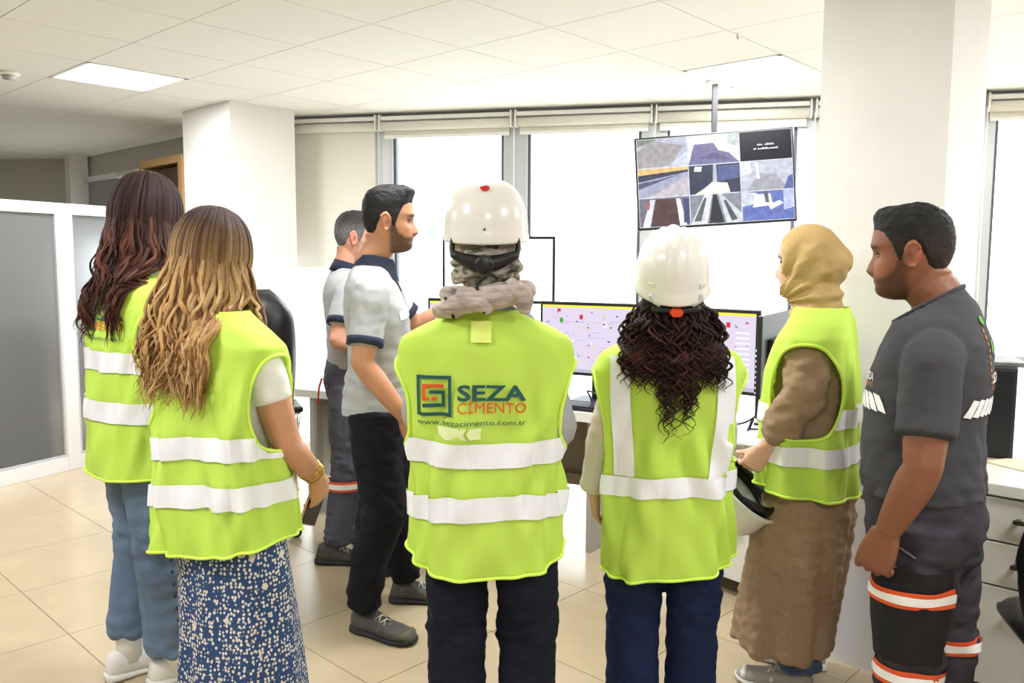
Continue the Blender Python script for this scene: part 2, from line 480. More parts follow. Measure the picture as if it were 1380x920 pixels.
# furniture behind the frosted glass
M_WOOD = mat('oak_veneer', (196, 158, 108), 0.5, noise=0.12, nscale=6, stretch=(1, 1, .12))
M_WOODD = mat('dark_walnut', (74, 48, 34), 0.5, noise=0.2, nscale=8, stretch=(1, 1, .15))
dk = empty('writing_desk', (-4.55, 6.3, 0), math.radians(63))
tag(dk, 'brown desk seen as a blur behind the frosted glass', 'desk')
MB().box((0, 0, .73), (1.6, .75, .04), bev=.004).build('desk_top', M_WOODD, dk)
for x in (-.76, .76): MB().box((x, 0, .355), (.04, .7, .71)).build('side_panel', M_WOODD, dk)
MB().box((0, .3, .42), (1.48, .02, .56)).build('modesty_panel', M_WOODD, dk)
sb = empty('sideboard', (-3.95, 5.35, 0), math.atan2(PD[1], PD[0])); tag(sb, 'dark brown sideboard seen as a blur behind the frosted glass', 'sideboard')
for z in (.04, .98): MB().box((0, 0, z), (1.7, .38, .04)).build('board', M_WOODD, sb)
for x in (-.83, 0, .83): MB().box((x, 0, .51), (.03, .38, .90)).build('upright', M_WOODD, sb)
for x in (-.415, .415): MB().box((x, -.19, .51), (.80, .02, .88), bev=.003).build('door', M_WOODD, sb)
mo = empty('monitor', (-4.55, 6.3, .75), math.radians(63))
tag(mo, 'dark monitor seen as a blur behind the frosted glass', 'monitor')
MB().box((0, 0, .01), (.24, .18, .02)).build('foot', M_BLACK, mo); MB().box((0, .03, .14), (.05, .03, .25)).build('stem', M_BLACK, mo)
MB().box((0, 0, .32), (.58, .04, .36), bev=.004).build('housing', M_BLACK, mo)
# tall wooden cabinet
cb = empty('wooden_cabinet', (-2.78, 7.05, 0), math.radians(-44))
tag(cb, 'tall light wood cabinet with a dark door beside the left column', 'cabinet')
cbh = 2.33
for x in (-.38, .38): MB().box((x, 0, cbh / 2), (.07, .4, cbh), bev=.003).build('side_panel', M_WOOD, cb)
MB().box((0, 0, cbh - .03), (.69, .4, .06), bev=.003).build('top_panel', M_WOOD, cb)
MB().box((0, 0, .05), (.69, .38, .1)).build('plinth', M_WOOD, cb)
MB().box((0, .185, cbh / 2), (.69, .02, cbh - .2)).build('back_panel', M_WOODD, cb)
for x in (-.172, .172):
    d = MB().box((x, -.17, cbh / 2), (.336, .02, cbh - .18), bev=.003).build('door', M_WOODD, cb)
    MB().tube([(x - math.copysign(.13, x), -.2, 1.1), (x - math.copysign(.13, x), -.2, 1.25)], .006, 8).build('handle', M_CHROME, d)

# ------------------------------------------------------------------ control desk (cranked plan)
M_DESK = mat('desk_laminate_white', (228, 226, 220), 0.35, noise=0.02, nscale=6)
M_DESKG = mat('desk_panel_grey', (176, 174, 168), 0.5)
M_MOD = mat('modesty_taupe', (138, 124, 106), 0.6, noise=0.08, nscale=40)
FRONT = [(-1.28, 4.80), (0.36, 4.06), (0.78, 3.74), (1.13, 3.32)]
BACK = [(-0.94, 5.56), (0.86, 4.74), (1.36, 4.36), (1.72, 3.86)]
desk = empty('control_desk', (0, 0, 0))
tag(desk, 'long cranked white control desk carrying the row of monitors', 'desk')
MB().prism(FRONT + BACK[::-1], .70, .745).build('worktop', M_DESK, desk)
def pan(name, a, b, z0, z1, th, m, par):
    a = np.array(a, float); b = np.array(b, float); d = (b - a) / np.linalg.norm(b - a); n = np.array([-d[1], d[0]]) * th
    return MB().prism([tuple(a), tuple(b), tuple(b + n), tuple(a + n)], z0, z1).build(name, m, par)
def mixp(a, b, t): return tuple(np.array(a) * (1 - t) + np.array(b) * t)
mid = [mixp(f, b, .45) for f, b in zip(FRONT, BACK)]
for k in range(3): pan('modesty_panel', mid[k], mid[k + 1], .30, .70, .02, M_MOD, desk)
for k in range(3): pan('cable_tray', mixp(FRONT[k], BACK[k], .40), mixp(FRONT[k + 1], BACK[k + 1], .40), .28, .34, .05, M_MOD, desk)
ea, eb = (-1.20, 4.70), (-0.90, 5.36)
ea = np.array((-1.19, 4.79)); ed = np.array(BACK[0]) - np.array(FRONT[0]); ed /= np.linalg.norm(ed)
ep = pan('end_panel', ea, ea + ed * .70, .0, .70, -.03, M_DESKG, desk)
fr = MB()
fd = np.array([ed[1], -ed[0]])
for s0, s1, z0, z1 in ((0, .06, 0, .70), (.64, .70, 0, .70), (.06, .64, 0, .07), (.06, .64, .64, .70)):
    p = [ea + ed * s0 + fd * .03, ea + ed * s1 + fd * .03, ea + ed * s1 + fd * .05, ea + ed * s0 + fd * .05]
    fr.prism([tuple(x) for x in p], z0, z1)
fr.build('frame', mat('panel_frame_grey', (150, 148, 142), .5), ep)
pan('support_panel', mixp(FRONT[1], BACK[1], .1), mixp(FRONT[1], BACK[1], .9), 0, .70, .03, M_DESKG, desk)

def handle(par, x, y, z, w, m):
    b = MB(); b.box((x, y - .028, z), (w, .012, .014), bev=.003)
    for s in (-1, 1): b.box((x + s * (w / 2 - .012), y - .014, z), (.012, .028, .012))
    return b.build('handle', m, par)
M_BRASS = mat('bronze_handle', (120, 102, 76), 0.35, metal=0.8)
M_HAND = mat('dark_nickel_handle', (96, 90, 82), 0.3, metal=0.9)
def drawer_unit(name, p, ang, w, d, zt, cuts, label, m, hm, cols=1, hw=.14):
    e = empty(name, (p[0], p[1], 0), ang); tag(e, label, 'cabinet')
    MB().box((w / 2, d / 2 + .02, (zt + .08) / 2), (w, d - .02, zt - .08)).build('carcass', m, e)
    MB().box((w / 2, d / 2 + .05, .04), (w - .02, d - .06, .08)).build('plinth', mat('dark_plinth', (86, 72, 58), .7), e)
    for c in range(cols):
        cw = w / cols
        for z0, z1 in cuts:
            dr = MB().box((cw * (c + .5), .008, (z0 + z1) / 2), (cw - .006, .02, z1 - z0 - .006), bev=.003).build('drawer', m, e)
            handle(dr, cw * (c + .5), 0, z1 - min(.07, (z1 - z0) * .45), hw, hm)
    return e
cd = np.array(FRONT[3]) - np.array(FRONT[2]); ca = math.atan2(cd[1], cd[0])
drawer_unit('drawer_cabinet', np.array(FRONT[2]) + np.array([.03, .03]), ca, .50, .5, .70, ((.085, .40), (.40, .69)),
            'white drawer cabinet with a bronze handle under the control desk', M_DESK, M_BRASS)

# right hand desk beside the column
RA = math.atan2(-GV[1], -GV[0])
RP = np.array((1.445, 2.79)) + np.array([-GV[0], -GV[1]]) * .012
rd = empty('side_desk', (RP[0], RP[1], 0), RA)
tag(rd, 'white worktop running from the right column along the right edge', 'desk')
MB().box((.95, .33, .762), (1.9, .70, .04), bev=.004).build('worktop', M_DESK, rd)
for k in range(2):
    lab = ['white three-drawer cabinet with dark handles beside the right column', 'white three-drawer cabinet beyond the right edge of the side desk'][k]
    q = RP + np.array([math.cos(RA), math.sin(RA)]) * (.01 + k * .66)
    drawer_unit('drawer_cabinet', q, RA, .64, .6, .74, ((.085, .435), (.435, .585), (.585, .735)), lab, M_DESK, M_HAND, hw=.16)

# ------------------------------------------------------------------ screens (flat print made by nodes)
def screen_mat(name, kind, strength=1.0):
    m = bpy.data.materials.new(name); m.use_nodes = True
    nt = m.node_tree; N = nt.nodes; L = nt.links; p = N['Principled BSDF']
    p.inputs['Base Color'].default_value = (.004, .004, .005, 1); p.inputs['Roughness'].default_value = .5; p.inputs['Specular IOR Level'].default_value = .15
    p.inputs['Emission Strength'].default_value = strength
    a = N.new('ShaderNodeAttribute'); a.attribute_name = 'col'
    if kind == 'noise':
        tc = N.new('ShaderNodeTexCoord'); nz = N.new('ShaderNodeTexNoise'); nz.inputs['Scale'].default_value = 30
        L.new(tc.outputs['Object'], nz.inputs['Vector'])
        mr = N.new('ShaderNodeMapRange'); mr.inputs['To Min'].default_value = .55; mr.inputs['To Max'].default_value = 1.45
        L.new(nz.outputs['Fac'], mr.inputs['Value'])
        mx = N.new('ShaderNodeMix'); mx.data_type = 'RGBA'; mx.blend_type = 'MULTIPLY'; mx.inputs[0].default_value = 1
        L.new(a.outputs['Color'], mx.inputs[6]); L.new(mr.outputs['Result'], mx.inputs[7]); L.new(mx.outputs[2], p.inputs['Emission Color'])
    else:
        L.new(a.outputs['Color'], p.inputs['Emission Color'])
    return m
M_SCREEN = screen_mat('screen_picture', 'flat', 0.80)
M_SCREENN = screen_mat('camera_picture', 'noise', 0.95)

class Print:
    """flat coloured shapes on a screen, in the plane y = -d, front towards -y"""
    def __init__(s): s.V = []; s.F = []; s.C = []; s.layer = 0
    def poly(s, pts, col):
        o = len(s.V); y = -0.0002 * s.layer; s.layer += .5
        s.V += [(x, y, z) for x, z in pts]; s.F.append(tuple(range(o, o + len(pts))))
        c = srgb(*col)[:3]; s.C += [c] * len(pts)
    def rect(s, x0, z0, x1, z1, col): s.poly([(x0, z0), (x1, z0), (x1, z1), (x0, z1)], col)
    def build(s, name, m, par, loc=(0, 0, 0)):
        o = mesh(name, s.V, s.F, m, par, False, s.C); o.location = loc; return o

def scada(pr, w, h, rs):
    R = random.Random(rs)
    pr.rect(-w / 2, -h / 2, w / 2, h / 2, (206, 196, 216))
    pr.rect(-w / 2, h / 2 - .012, w / 2, h / 2, (226, 224, 60))
    pr.rect(-w / 2, -h / 2, w / 2, -h / 2 + .018, (176, 172, 190))
    pal = [(170, 40, 140), (60, 62, 70), (60, 150, 70), (200, 40, 60), (222, 206, 40), (90, 90, 160), (120, 190, 200), (240, 240, 245)]
    for _ in range(70):
        x = R.uniform(-w * .47, w * .44); z = R.uniform(-h * .40, h * .40); a = R.choice((.006, .01, .014)); b = R.choice((.005, .008))
        if _ < 7: a, b = .02, .024
        pr.rect(x, z, x + a, z + b, R.choice(pal))
    for _ in range(26):
        x = R.uniform(-w * .45, w * .3); z = R.uniform(-h * .4, h * .38)
        if R.random() < .5: pr.rect(x, z, x + R.uniform(.03, .12), z + .0016, (140, 130, 170))
        else: pr.rect(x, z - R.uniform(.02, .06), x + .0016, z, (140, 130, 170))
    for _ in range(4):
        x = R.uniform(-w * .4, w * .35); z = R.uniform(-h * .35, 0)
        pr.poly([(x, z), (x + .05, z), (x + .032, z + .022), (x + .018, z + .022)], (50, 60, 66))
        pr.rect(x + .02, z + .004, x + .03, z + .014, (90, 210, 220))
    for r in range(10): pr.rect(w * .34, -h * .36 + r * .024, w * .46, -h * .36 + r * .024 + .008, (232, 230, 240))

def monitor(loc, rz, w, h, zc, label, kind, seed, tilt=0.0, name='monitor', group='control desk monitors', stand=True):
    e = empty(name, (loc[0], loc[1], loc[2]), rz); tag(e, label, 'monitor', group)
    R = Matrix.Rotation(tilt, 3, 'X')
    c = Vector((0, 0, zc))
    MB().box(c + R @ Vector((0, .012, 0)), (w + .03, .022, h + .034), R=R, bev=.004).build('bezel', M_BLACK, e)
    MB().box(c + R @ Vector((0, .035, 0)), (w * .6, .03, h * .55), R=R, bev=.008).build('back_shell', M_BLACK, e)
    pr = Print()
    if kind == 'scada': scada(pr, w, h, seed)
    else:
        pr.rect(-w / 2, -h / 2, w / 2, h / 2, (252, 252, 250))
    o = pr.build('screen', M_SCREEN, e); o.location = c + R @ Vector((0, -.0005, 0)); o.rotation_euler = (tilt, 0, 0)
    if kind != 'scada':
        MB().box(c + R @ Vector((w * .44, -.002, -h * .42)), (.006, .002, .006), R=R).build('indicator', M_BLACK, e)
    if stand:
        MB().box((0, .06, .006), (.24, .2, .012), bev=.004).build('foot', M_BLACK, e)
        MB().box((0, .075, zc / 2), (.06, .025, zc), bev=.004).build('stem', M_BLACK, e)
    return e
ZT = .745
DA = math.atan2(FRONT[1][1] - FRONT[0][1], FRONT[1][0] - FRONT[0][0])
monitor((-.21, 4.72, ZT), DA, .60, .36, .34, 'process-diagram monitor, leftmost of the row, mostly behind the camouflage headscarf', 'scada', 3)
monitor((.43, 4.36, ZT), DA - .08, .60, .36, .34, 'process-diagram monitor between the two white helmets', 'scada', 5)
monitor((.89, 3.92, ZT), DA - .30, .58, .36, .34, 'process-diagram monitor on the right of the curly-haired woman', 'scada', 9)
monitor((1.22, 3.86, ZT), math.radians(239), .50, .42, .29, 'dark monitor turned sideways at the right end of the control desk', 'scada', 12)
um = monitor((-.085, 4.98, ZT), DA + .30, .655, .37, .70, 'white-screened monitor raised above the row behind the camouflage headscarf', 'white', 1, tilt=0.0)

# keyboards, mouse, phone, cables on the desk
def keyboard(loc, rz, label):
    e = empty('keyboard', loc, rz); tag(e, label, 'keyboard')
    MB().box((0, 0, .009), (.44, .14, .018), bev=.004).build('base', M_BLACK, e)
    k = MB()
    for r in range(5):
        for c in range(15): k.box((-.2 + c * .0285, -.05 + r * .0255, .021), (.024, .021, .008))
    o = k.build('keys', mat('key_caps', (40, 40, 44), .5), e); o['kind'] = 'stuff'
keyboard((.40, 4.16, ZT), DA - .1, 'black keyboard on the control desk between the two helmeted women')
keyboard((-.30, 4.52, ZT), DA, 'black keyboard on the control desk behind the woman with camouflage scarf')
ms = MB(); V, F = tube([(0, -.05, .015), (0, -.02, .018), (0, .02, .018), (0, .05, .014)], [.022, .03, .03, .02], 12, True, (1, .6), dome=True); ms.add(V, F)
o = ms.build('computer_mouse', M_BLACK, None, True); o.location = (.70, 3.84, ZT); tag(o, 'black mouse beside the keyboard on the control desk', 'mouse')
def cable(pts, label, r=.0045, m=M_BLACK):
    o = MB().tube(catmull(pts, 40), [r] * 40, 6).build('cable', m, None, True); tag(o, label, 'cable', 'black cables on the control desk'); return o
R_ = random.Random(4)
for k in range(5):
    x, y = .50 + R_.uniform(-.14, .14), 4.30 + R_.uniform(-.08, .08)
    cable([(x, y, ZT + .006), (x + R_.uniform(-.1, .1), y + R_.uniform(-.05, .05), ZT + R_.uniform(.05, .16)),
           (x + R_.uniform(-.15, .15), y - .06, ZT + R_.uniform(.02, .1)), (x + R_.uniform(-.2, .2), y + .1, ZT + .006)],
          'black cable in the tangle under the monitor between the helmeted women')
for k in range(3):
    x, y = 1.06 + R_.uniform(-.07, .07), 3.64 + R_.uniform(-.06, .06)
    cable([(x, y, ZT + .006), (x + R_.uniform(-.08, .08), y + R_.uniform(-.05, .05), ZT + R_.uniform(.05, .12)),
           (x + R_.uniform(-.1, .1), y - .06, ZT + R_.uniform(.02, .06)), (x + R_.uniform(-.12, .12), y + .06, ZT + .006)],
          'black cable in the tangle at the right end of the control desk')
ph = empty('desk_phone', (-.55, 4.66, ZT), DA); tag(ph, 'dark desk telephone at the left part of the control desk', 'telephone')
MB().add([(-.09, -.1, 0), (.09, -.1, 0), (.09, .1, 0), (-.09, .1, 0), (-.09, -.1, .02), (.09, -.1, .02), (.09, .1, .06), (-.09, .1, .06)],
         [(3, 2, 1, 0), (4, 5, 6, 7), (0, 1, 5, 4), (1, 2, 6, 5), (2, 3, 7, 6), (3, 0, 4, 7)]).build('base', M_BLACK, ph)
V, F = tube(catmull([(-.06, -.09, .045), (-.06, -.05, .065), (-.06, .05, .09), (-.06, .09, .075)], 14), [.022] * 3 + [.015] * 8 + [.022] * 3, 10, True, dome=True)
MB().add(V, F).build('handset', M_BLACK, ph, True)
pb = MB().box((0, 0, .004), (.21, .297, .008)); o = pb.build('paper_stack', mat('paper', (236, 238, 240), .8)); o.location = (1.02, 3.50, ZT); o.rotation_euler = (0, 0, ca + .2)
tag(o, 'thin stack of white paper at the right end of the control desk', 'paper')

# ------------------------------------------------------------------ hanging television
TVC = at(963, 241, 5.10)
tv = empty('television', TVC, math.radians(-8)); tag(tv, 'black television hung from the ceiling showing nine camera views', 'television')
RT = Matrix.Rotation(math.radians(-3.6), 3, 'Y') @ Matrix.Rotation(math.radians(-5), 3, 'X')
TW, TH = .925, .545
def tvb(name, c, size, m, bev=0.0): return MB().box(RT @ Vector(c), size, R=RT, bev=bev).build(name, m, tv)
tvb('housing', (0, .02, 0), (TW + .022, .035, TH + .024), M_BLACK, .005)
tvb('back_box', (0, .055, -.03), (.5, .04, .3), M_BLACK, .01)
tvb('bracket', (0, .085, .03), (.2, .02, .2), M_GREYMET)
pole_top = Vector((0, .12, CZ - TVC[2]))
MB().box((0, .12, (pole_top.z + .0) / 2), (.034, .034, pole_top.z), bev=.003).build('pole', mat('pole_grey', (26, 27, 34), .6), tv)
MB().box((0, .105, .0), (.06, .05, .16), bev=.003).build('pole_clamp', M_GREYMET, tv)
MB().lathe([(0, -.02), (.055, -.02), (.06, -.0), (0, -.0)], 20, (0, .12, pole_top.z)).build('ceiling_flange', M_WHITE, tv, True)
cam_pics = Print(); cam_pics2 = Print()
gw, gh = TW / 3, TH / 3
def cell(c, r): return (-TW / 2 + c * gw + .003, TH / 2 - (r + 1) * gh + .003, -TW / 2 + (c + 1) * gw - .003, TH / 2 - r * gh - .003)
cam_pics.rect(-TW / 2, -TH / 2, TW / 2, TH / 2, (196, 198, 206))
def cp(c, r, polys):
    x0, z0, x1, z1 = cell(c, r)
    for pts, col in polys: cam_pics.poly([(x0 + (x1 - x0) * u, z0 + (z1 - z0) * v) for u, v in pts], col)
SQ = [(0, 0), (1, 0), (1, 1), (0, 1)]
cp(0, 0, [(SQ, (168, 170, 186)), ([(0, 0), (.65, .05), (.95, .7), (.3, .95), (0, .6)], (150, 146, 148)), ([(0, .75), (.4, .95), (.35, 1), (0, 1)], (120, 130, 120)), ([(.65, .05), (1, .55), (1, 0)], (186, 190, 206))])
cp(1, 0, [(SQ, (206, 212, 222)), ([(0, 0), (1, 0), (.8, .35), (.6, .45), (.5, .72), (.12, .7), (.05, .3)], (112, 108, 142)), ([(.2, .2), (.85, .1), (.5, .4)], (92, 88, 122)), ([(.75, .7), (1, .5), (1, 1), (.8, 1)], (176, 188, 182))])
cp(2, 0, [(SQ, (14, 14, 20))])
cp(0, 1, [(SQ, (150, 152, 172)), ([(0, .74), (1, .86), (1, 1), (0, 1)], (206, 172, 112)), ([(0, .55), (1, .82), (1, .9), (0, .78)], (66, 66, 82)), ([(0, .3), (.9, .78), (.4, .6), (0, .5)], (84, 88, 112)), ([(.2, 0), (1, 0), (1, .7)], (176, 170, 176))])
cp(1, 1, [(SQ, (58, 62, 78)), ([(.45, 0), (.56, 0), (.54, 1), (.48, 1)], (164, 170, 180)), ([(.1, 0), (.8, 0), (.75, .34), (.45, .40), (.3, .2)], (226, 226, 206)), ([(.1, .8), (.24, .78), (.26, .95), (.12, .96)], (246, 246, 250)), ([(.56, .4), (1, .5), (1, .95), (.58, .95)], (82, 92, 132))])
cp(2, 1, [(SQ, (176, 178, 190)), ([(.1, 0), (.9, 0), (.7, .5), (.35, .6)], (150, 150, 158)), ([(.3, .4), (.36, .4), (.34, .95), (.28, .95)], (222, 226, 238)), ([(.82, 0), (1, 0), (1, .5), (.9, .4)], (92, 100, 150)), ([(0, .5), (.2, .6), (.2, 1), (0, 1)], (202, 206, 216))])
cp(0, 2, [(SQ, (112, 108, 118)), ([(.22, 0), (.82, 0), (.72, .95), (.34, .95)], (84, 62, 62)), ([(.05, 0), (.2, 0), (.32, .95), (.22, .95)], (202, 206, 220)), ([(.8, 0), (.94, 0), (.82, .95), (.74, .95)], (212, 214, 226)), ([(.88, .1), (1, .05), (1, .9), (.88, .95)], (72, 76, 108)), ([(.16, .6), (.2, .6), (.22, .85), (.18, .85)], (196, 80, 70))])
cp(1, 2, [(SQ, (128, 130, 140)), ([(.36, 0), (.66, 0), (.52, 1), (.46, 1)], (52, 52, 60)), ([(.0, .0), (.32, 0), (.44, 1), (.28, 1)], (196, 198, 204)), ([(.7, 0), (1, 0), (1, .3), (.62, 1), (.56, 1)], (186, 190, 196)), ([(.06, .1), (.2, .1), (.33, .9), (.28, .9)], (92, 94, 100)), ([(.8, .05), (.92, .1), (.7, .8), (.66, .75)], (84, 86, 92))])
cp(2, 2, [(SQ, (96, 108, 166)), ([(0, .5), (.2, .55), (.3, .95), (0, 1)], (186, 190, 202)), ([(.2, .45), (.6, .5), (.55, .9), (.25, .9)], (214, 214, 216)), ([(.55, .35), (.8, .55), (.72, .65), (.5, .5)], (232, 232, 226)), ([(.45, .6), (.52, .6), (.5, 1), (.42, 1)], (92, 94, 100)), ([(.8, .3), (1, .4), (1, 1), (.8, 1)], (168, 176, 206))])
so = cam_pics.build('screen', M_SCREENN, tv)
so.rotation_euler = RT.to_euler(); so.location = RT @ Vector((0, -.001, 0))

def text_mesh(s, size=1.0, bold=0.0, sx=1.0, align='LEFT', res=3):
    cu = bpy.data.curves.new('t', 'FONT'); cu.body = s; cu.size = size; cu.offset = bold; cu.resolution_u = res
    cu.align_x = align
    o = bpy.data.objects.new('t', cu); COL.objects.link(o)
    dg = bpy.context.evaluated_depsgraph_get(); dg.update()
    me = o.evaluated_get(dg).to_mesh()
    V = np.array([v.co[:] for v in me.vertices]) if len(me.vertices) else np.zeros((0, 3))
    F = [tuple(p.vertices) for p in me.polygons]
    o.evaluated_get(dg).to_mesh_clear(); bpy.data.objects.remove(o); bpy.data.curves.remove(cu)
    V = V[:, :2].copy(); V[:, 0] *= sx
    bm = bmesh.new(); vs = [bm.verts.new((a, b, 0)) for a, b in V]
    for f in F:
        try: bm.faces.new([vs[i] for i in f])
        except ValueError: pass
    bmesh.ops.triangulate(bm, faces=bm.faces[:]); bm.verts.index_update()
    F = [tuple(v.index for v in f.verts) for f in bm.faces]; bm.free()
    return V, F
x0, z0, x1, z1 = cell(2, 0)
_R = random.Random(3)
for zz, n_, w_ in ((.50, 9, .011), (.36, 17, .0085)):      # two lines of caption too small to read
    for i in range(n_):
        if _R.random() < .12: continue
        cx_ = (x0 + x1) / 2 + (i - n_ / 2) * w_; cz_ = z0 + (z1 - z0) * zz; h_ = _R.uniform(.006, .012)
        cam_pics2.rect(cx_, cz_, cx_ + w_ * .75, cz_ + h_, (236, 236, 240))
so2 = cam_pics2.build('caption', M_SCREEN, tv); so2.rotation_euler = RT.to_euler(); so2.location = RT @ Vector((0, -.006, 0)); so2['kind'] = 'stuff'

# little hook and a detector on the ceiling
hk = empty('ceiling_hook', (1.09, 4.14, CZ)); tag(hk, 'tiny wire hook hanging from a ceiling tile', 'hook')
MB().tube(catmull([(0, 0, 0), (0, 0, -.018), (.004, 0, -.026), (.008, 0, -.018)], 12), [.002] * 12, 6).build('wire', M_GREYMET, hk, True)
MB().lathe([(0, 0), (.012, 0), (.012, -.004), (0, -.004)], 12).build('plate', M_WHITE, hk)
sd = empty('smoke_detector', (-3.01, 5.05, CZ)); tag(sd, 'round white smoke detector on the ceiling at the upper left', 'detector')
MB().lathe([(0, 0), (.06, 0), (.06, -.012), (.05, -.02), (0, -.02)], 28).build('base', M_WHITE, sd, True)
MB().lathe([(0, -.02), (.04, -.02), (.034, -.042), (0, -.046)], 28).build('sensor', mat('detector_grey', (170, 170, 168), .5), sd, True)

# notice board edge and a white control box near the right column
nb = empty('notice_board', at(1104, 290, 5.55), math.radians(-12)); tag(nb, 'wood framed board whose edge shows left of the right column', 'board')
MB().box((.25, .02, .15), (.5, .02, .66)).build('panel', mat('cork', (190, 150, 100), .9, noise=.2, nscale=60), nb)
fr = MB()
for x in (0, .5): fr.box((x, .01, .15), (.035, .03, .70))
for z in (-.185, .485): fr.box((.25, .01, z), (.465, .03, .035))
fr.build('frame', mat('ochre_wood', (198, 148, 62), .5), nb)
wb = MB().box((0, 0, 0), (.07, .05, .24), bev=.004).build('switch_box', mat('box_offwhite', (222, 220, 214), .5)); wb.location = at(1092, 290, 5.62); wb.rotation_euler = (0, 0, WA)
tag(wb, 'narrow white box on the window frame beside the hijab', 'box')

# things on the side desk
pc = empty('computer_tower', (0, 0, 0)); q = at(1344, 622, 2.98); pc.location = (q[0] - .02, 3.02, .782); pc.rotation_euler = (0, 0, math.radians(-30))
tag(pc, 'black computer tower standing on the side desk by the right window', 'computer')
MB().box((0, .16, .17), (.17, .36, .34), bev=.006).build('case', mat('tower_black', (44, 44, 48), .35), pc)
MB().box((0, -.024, .17), (.15, .01, .32), bev=.003).build('front_panel', M_BLACK, pc)
bk = MB().box((0, 0, .008), (.21, .29, .016), bev=.003).build('booklet', mat('booklet_grey', (120, 118, 116), .5, noise=.25, nscale=14))
bk.location = (pc.location[0] + .06, 3.15, 1.122); bk.rotation_euler = (0, 0, math.radians(-22)); tag(bk, 'grey printed booklet lying on the computer tower', 'booklet')
pp = MB().box((0, 0, .003), (.15, .21, .006)).build('paper_sheet', mat('paper_cream', (226, 214, 186), .8, noise=.15, nscale=30))
pp.location = (1.82, 2.86, .782); pp.rotation_euler = (0, 0, .4); tag(pp, 'printed cream paper on the side desk near the tower', 'paper')
w2 = empty('printer', (2.35, 3.15, .782), math.radians(-30)); tag(w2, 'pale office printer at the right edge under the window', 'printer')
MB().box((0, 0, .10), (.42, .36, .2), bev=.012).build('body', M_WHITE, w2)
MB().box((0, -.19, .06), (.30, .06, .012)).build('tray', mat('tray_grey', (150, 152, 156), .5), w2)
MB().box((0, 0, .215), (.38, .32, .03), bev=.006).build('lid', M_WHITE, w2)

# ------------------------------------------------------------------ office chairs
M_LEATHER = mat('black_leather', (20, 20, 24), 0.32, spec=0.6, bump=0.08, bscale=80)
def cushion(w, h, t, n=14, edge=.5, wav=0.0):
    """soft slab in xz, thickness y"""
    V = []; F = []
    for side in (-1, 1):
        for j in range(n + 1):
            for i in range(n + 1):
                u = -1 + 2 * i / n; v = -1 + 2 * j / n
                r = (1 - abs(u) ** 5) ** .5 * (1 - abs(v) ** 5) ** .5
                k = 1 - .10 * (abs(u) ** 6) * (abs(v) ** 4)
                V.append((u * w / 2 * (1 - .06 * abs(v) ** 6), side * t / 2 * max(r, .12) * (1 + wav * math.cos(v * 9)), v * h / 2 * k))
    m = n + 1; s = m * m
    for j in range(n):
        for i in range(n):
            a = j * m + i
            F.append((a, a + 1, a + m + 1, a + m)); F.append((s + a + m, s + a + m + 1, s + a + 1, s + a))
    ring = [i for i in range(m)] + [j * m + n for j in range(1, m)] + [n * m + i for i in range(n - 1, -1, -1)] + [j * m for j in range(n - 1, 0, -1)]
    for k in range(len(ring)):
        a, b = ring[k], ring[(k + 1) % len(ring)]; F.append((b, a, s + a, s + b))
    return V, F
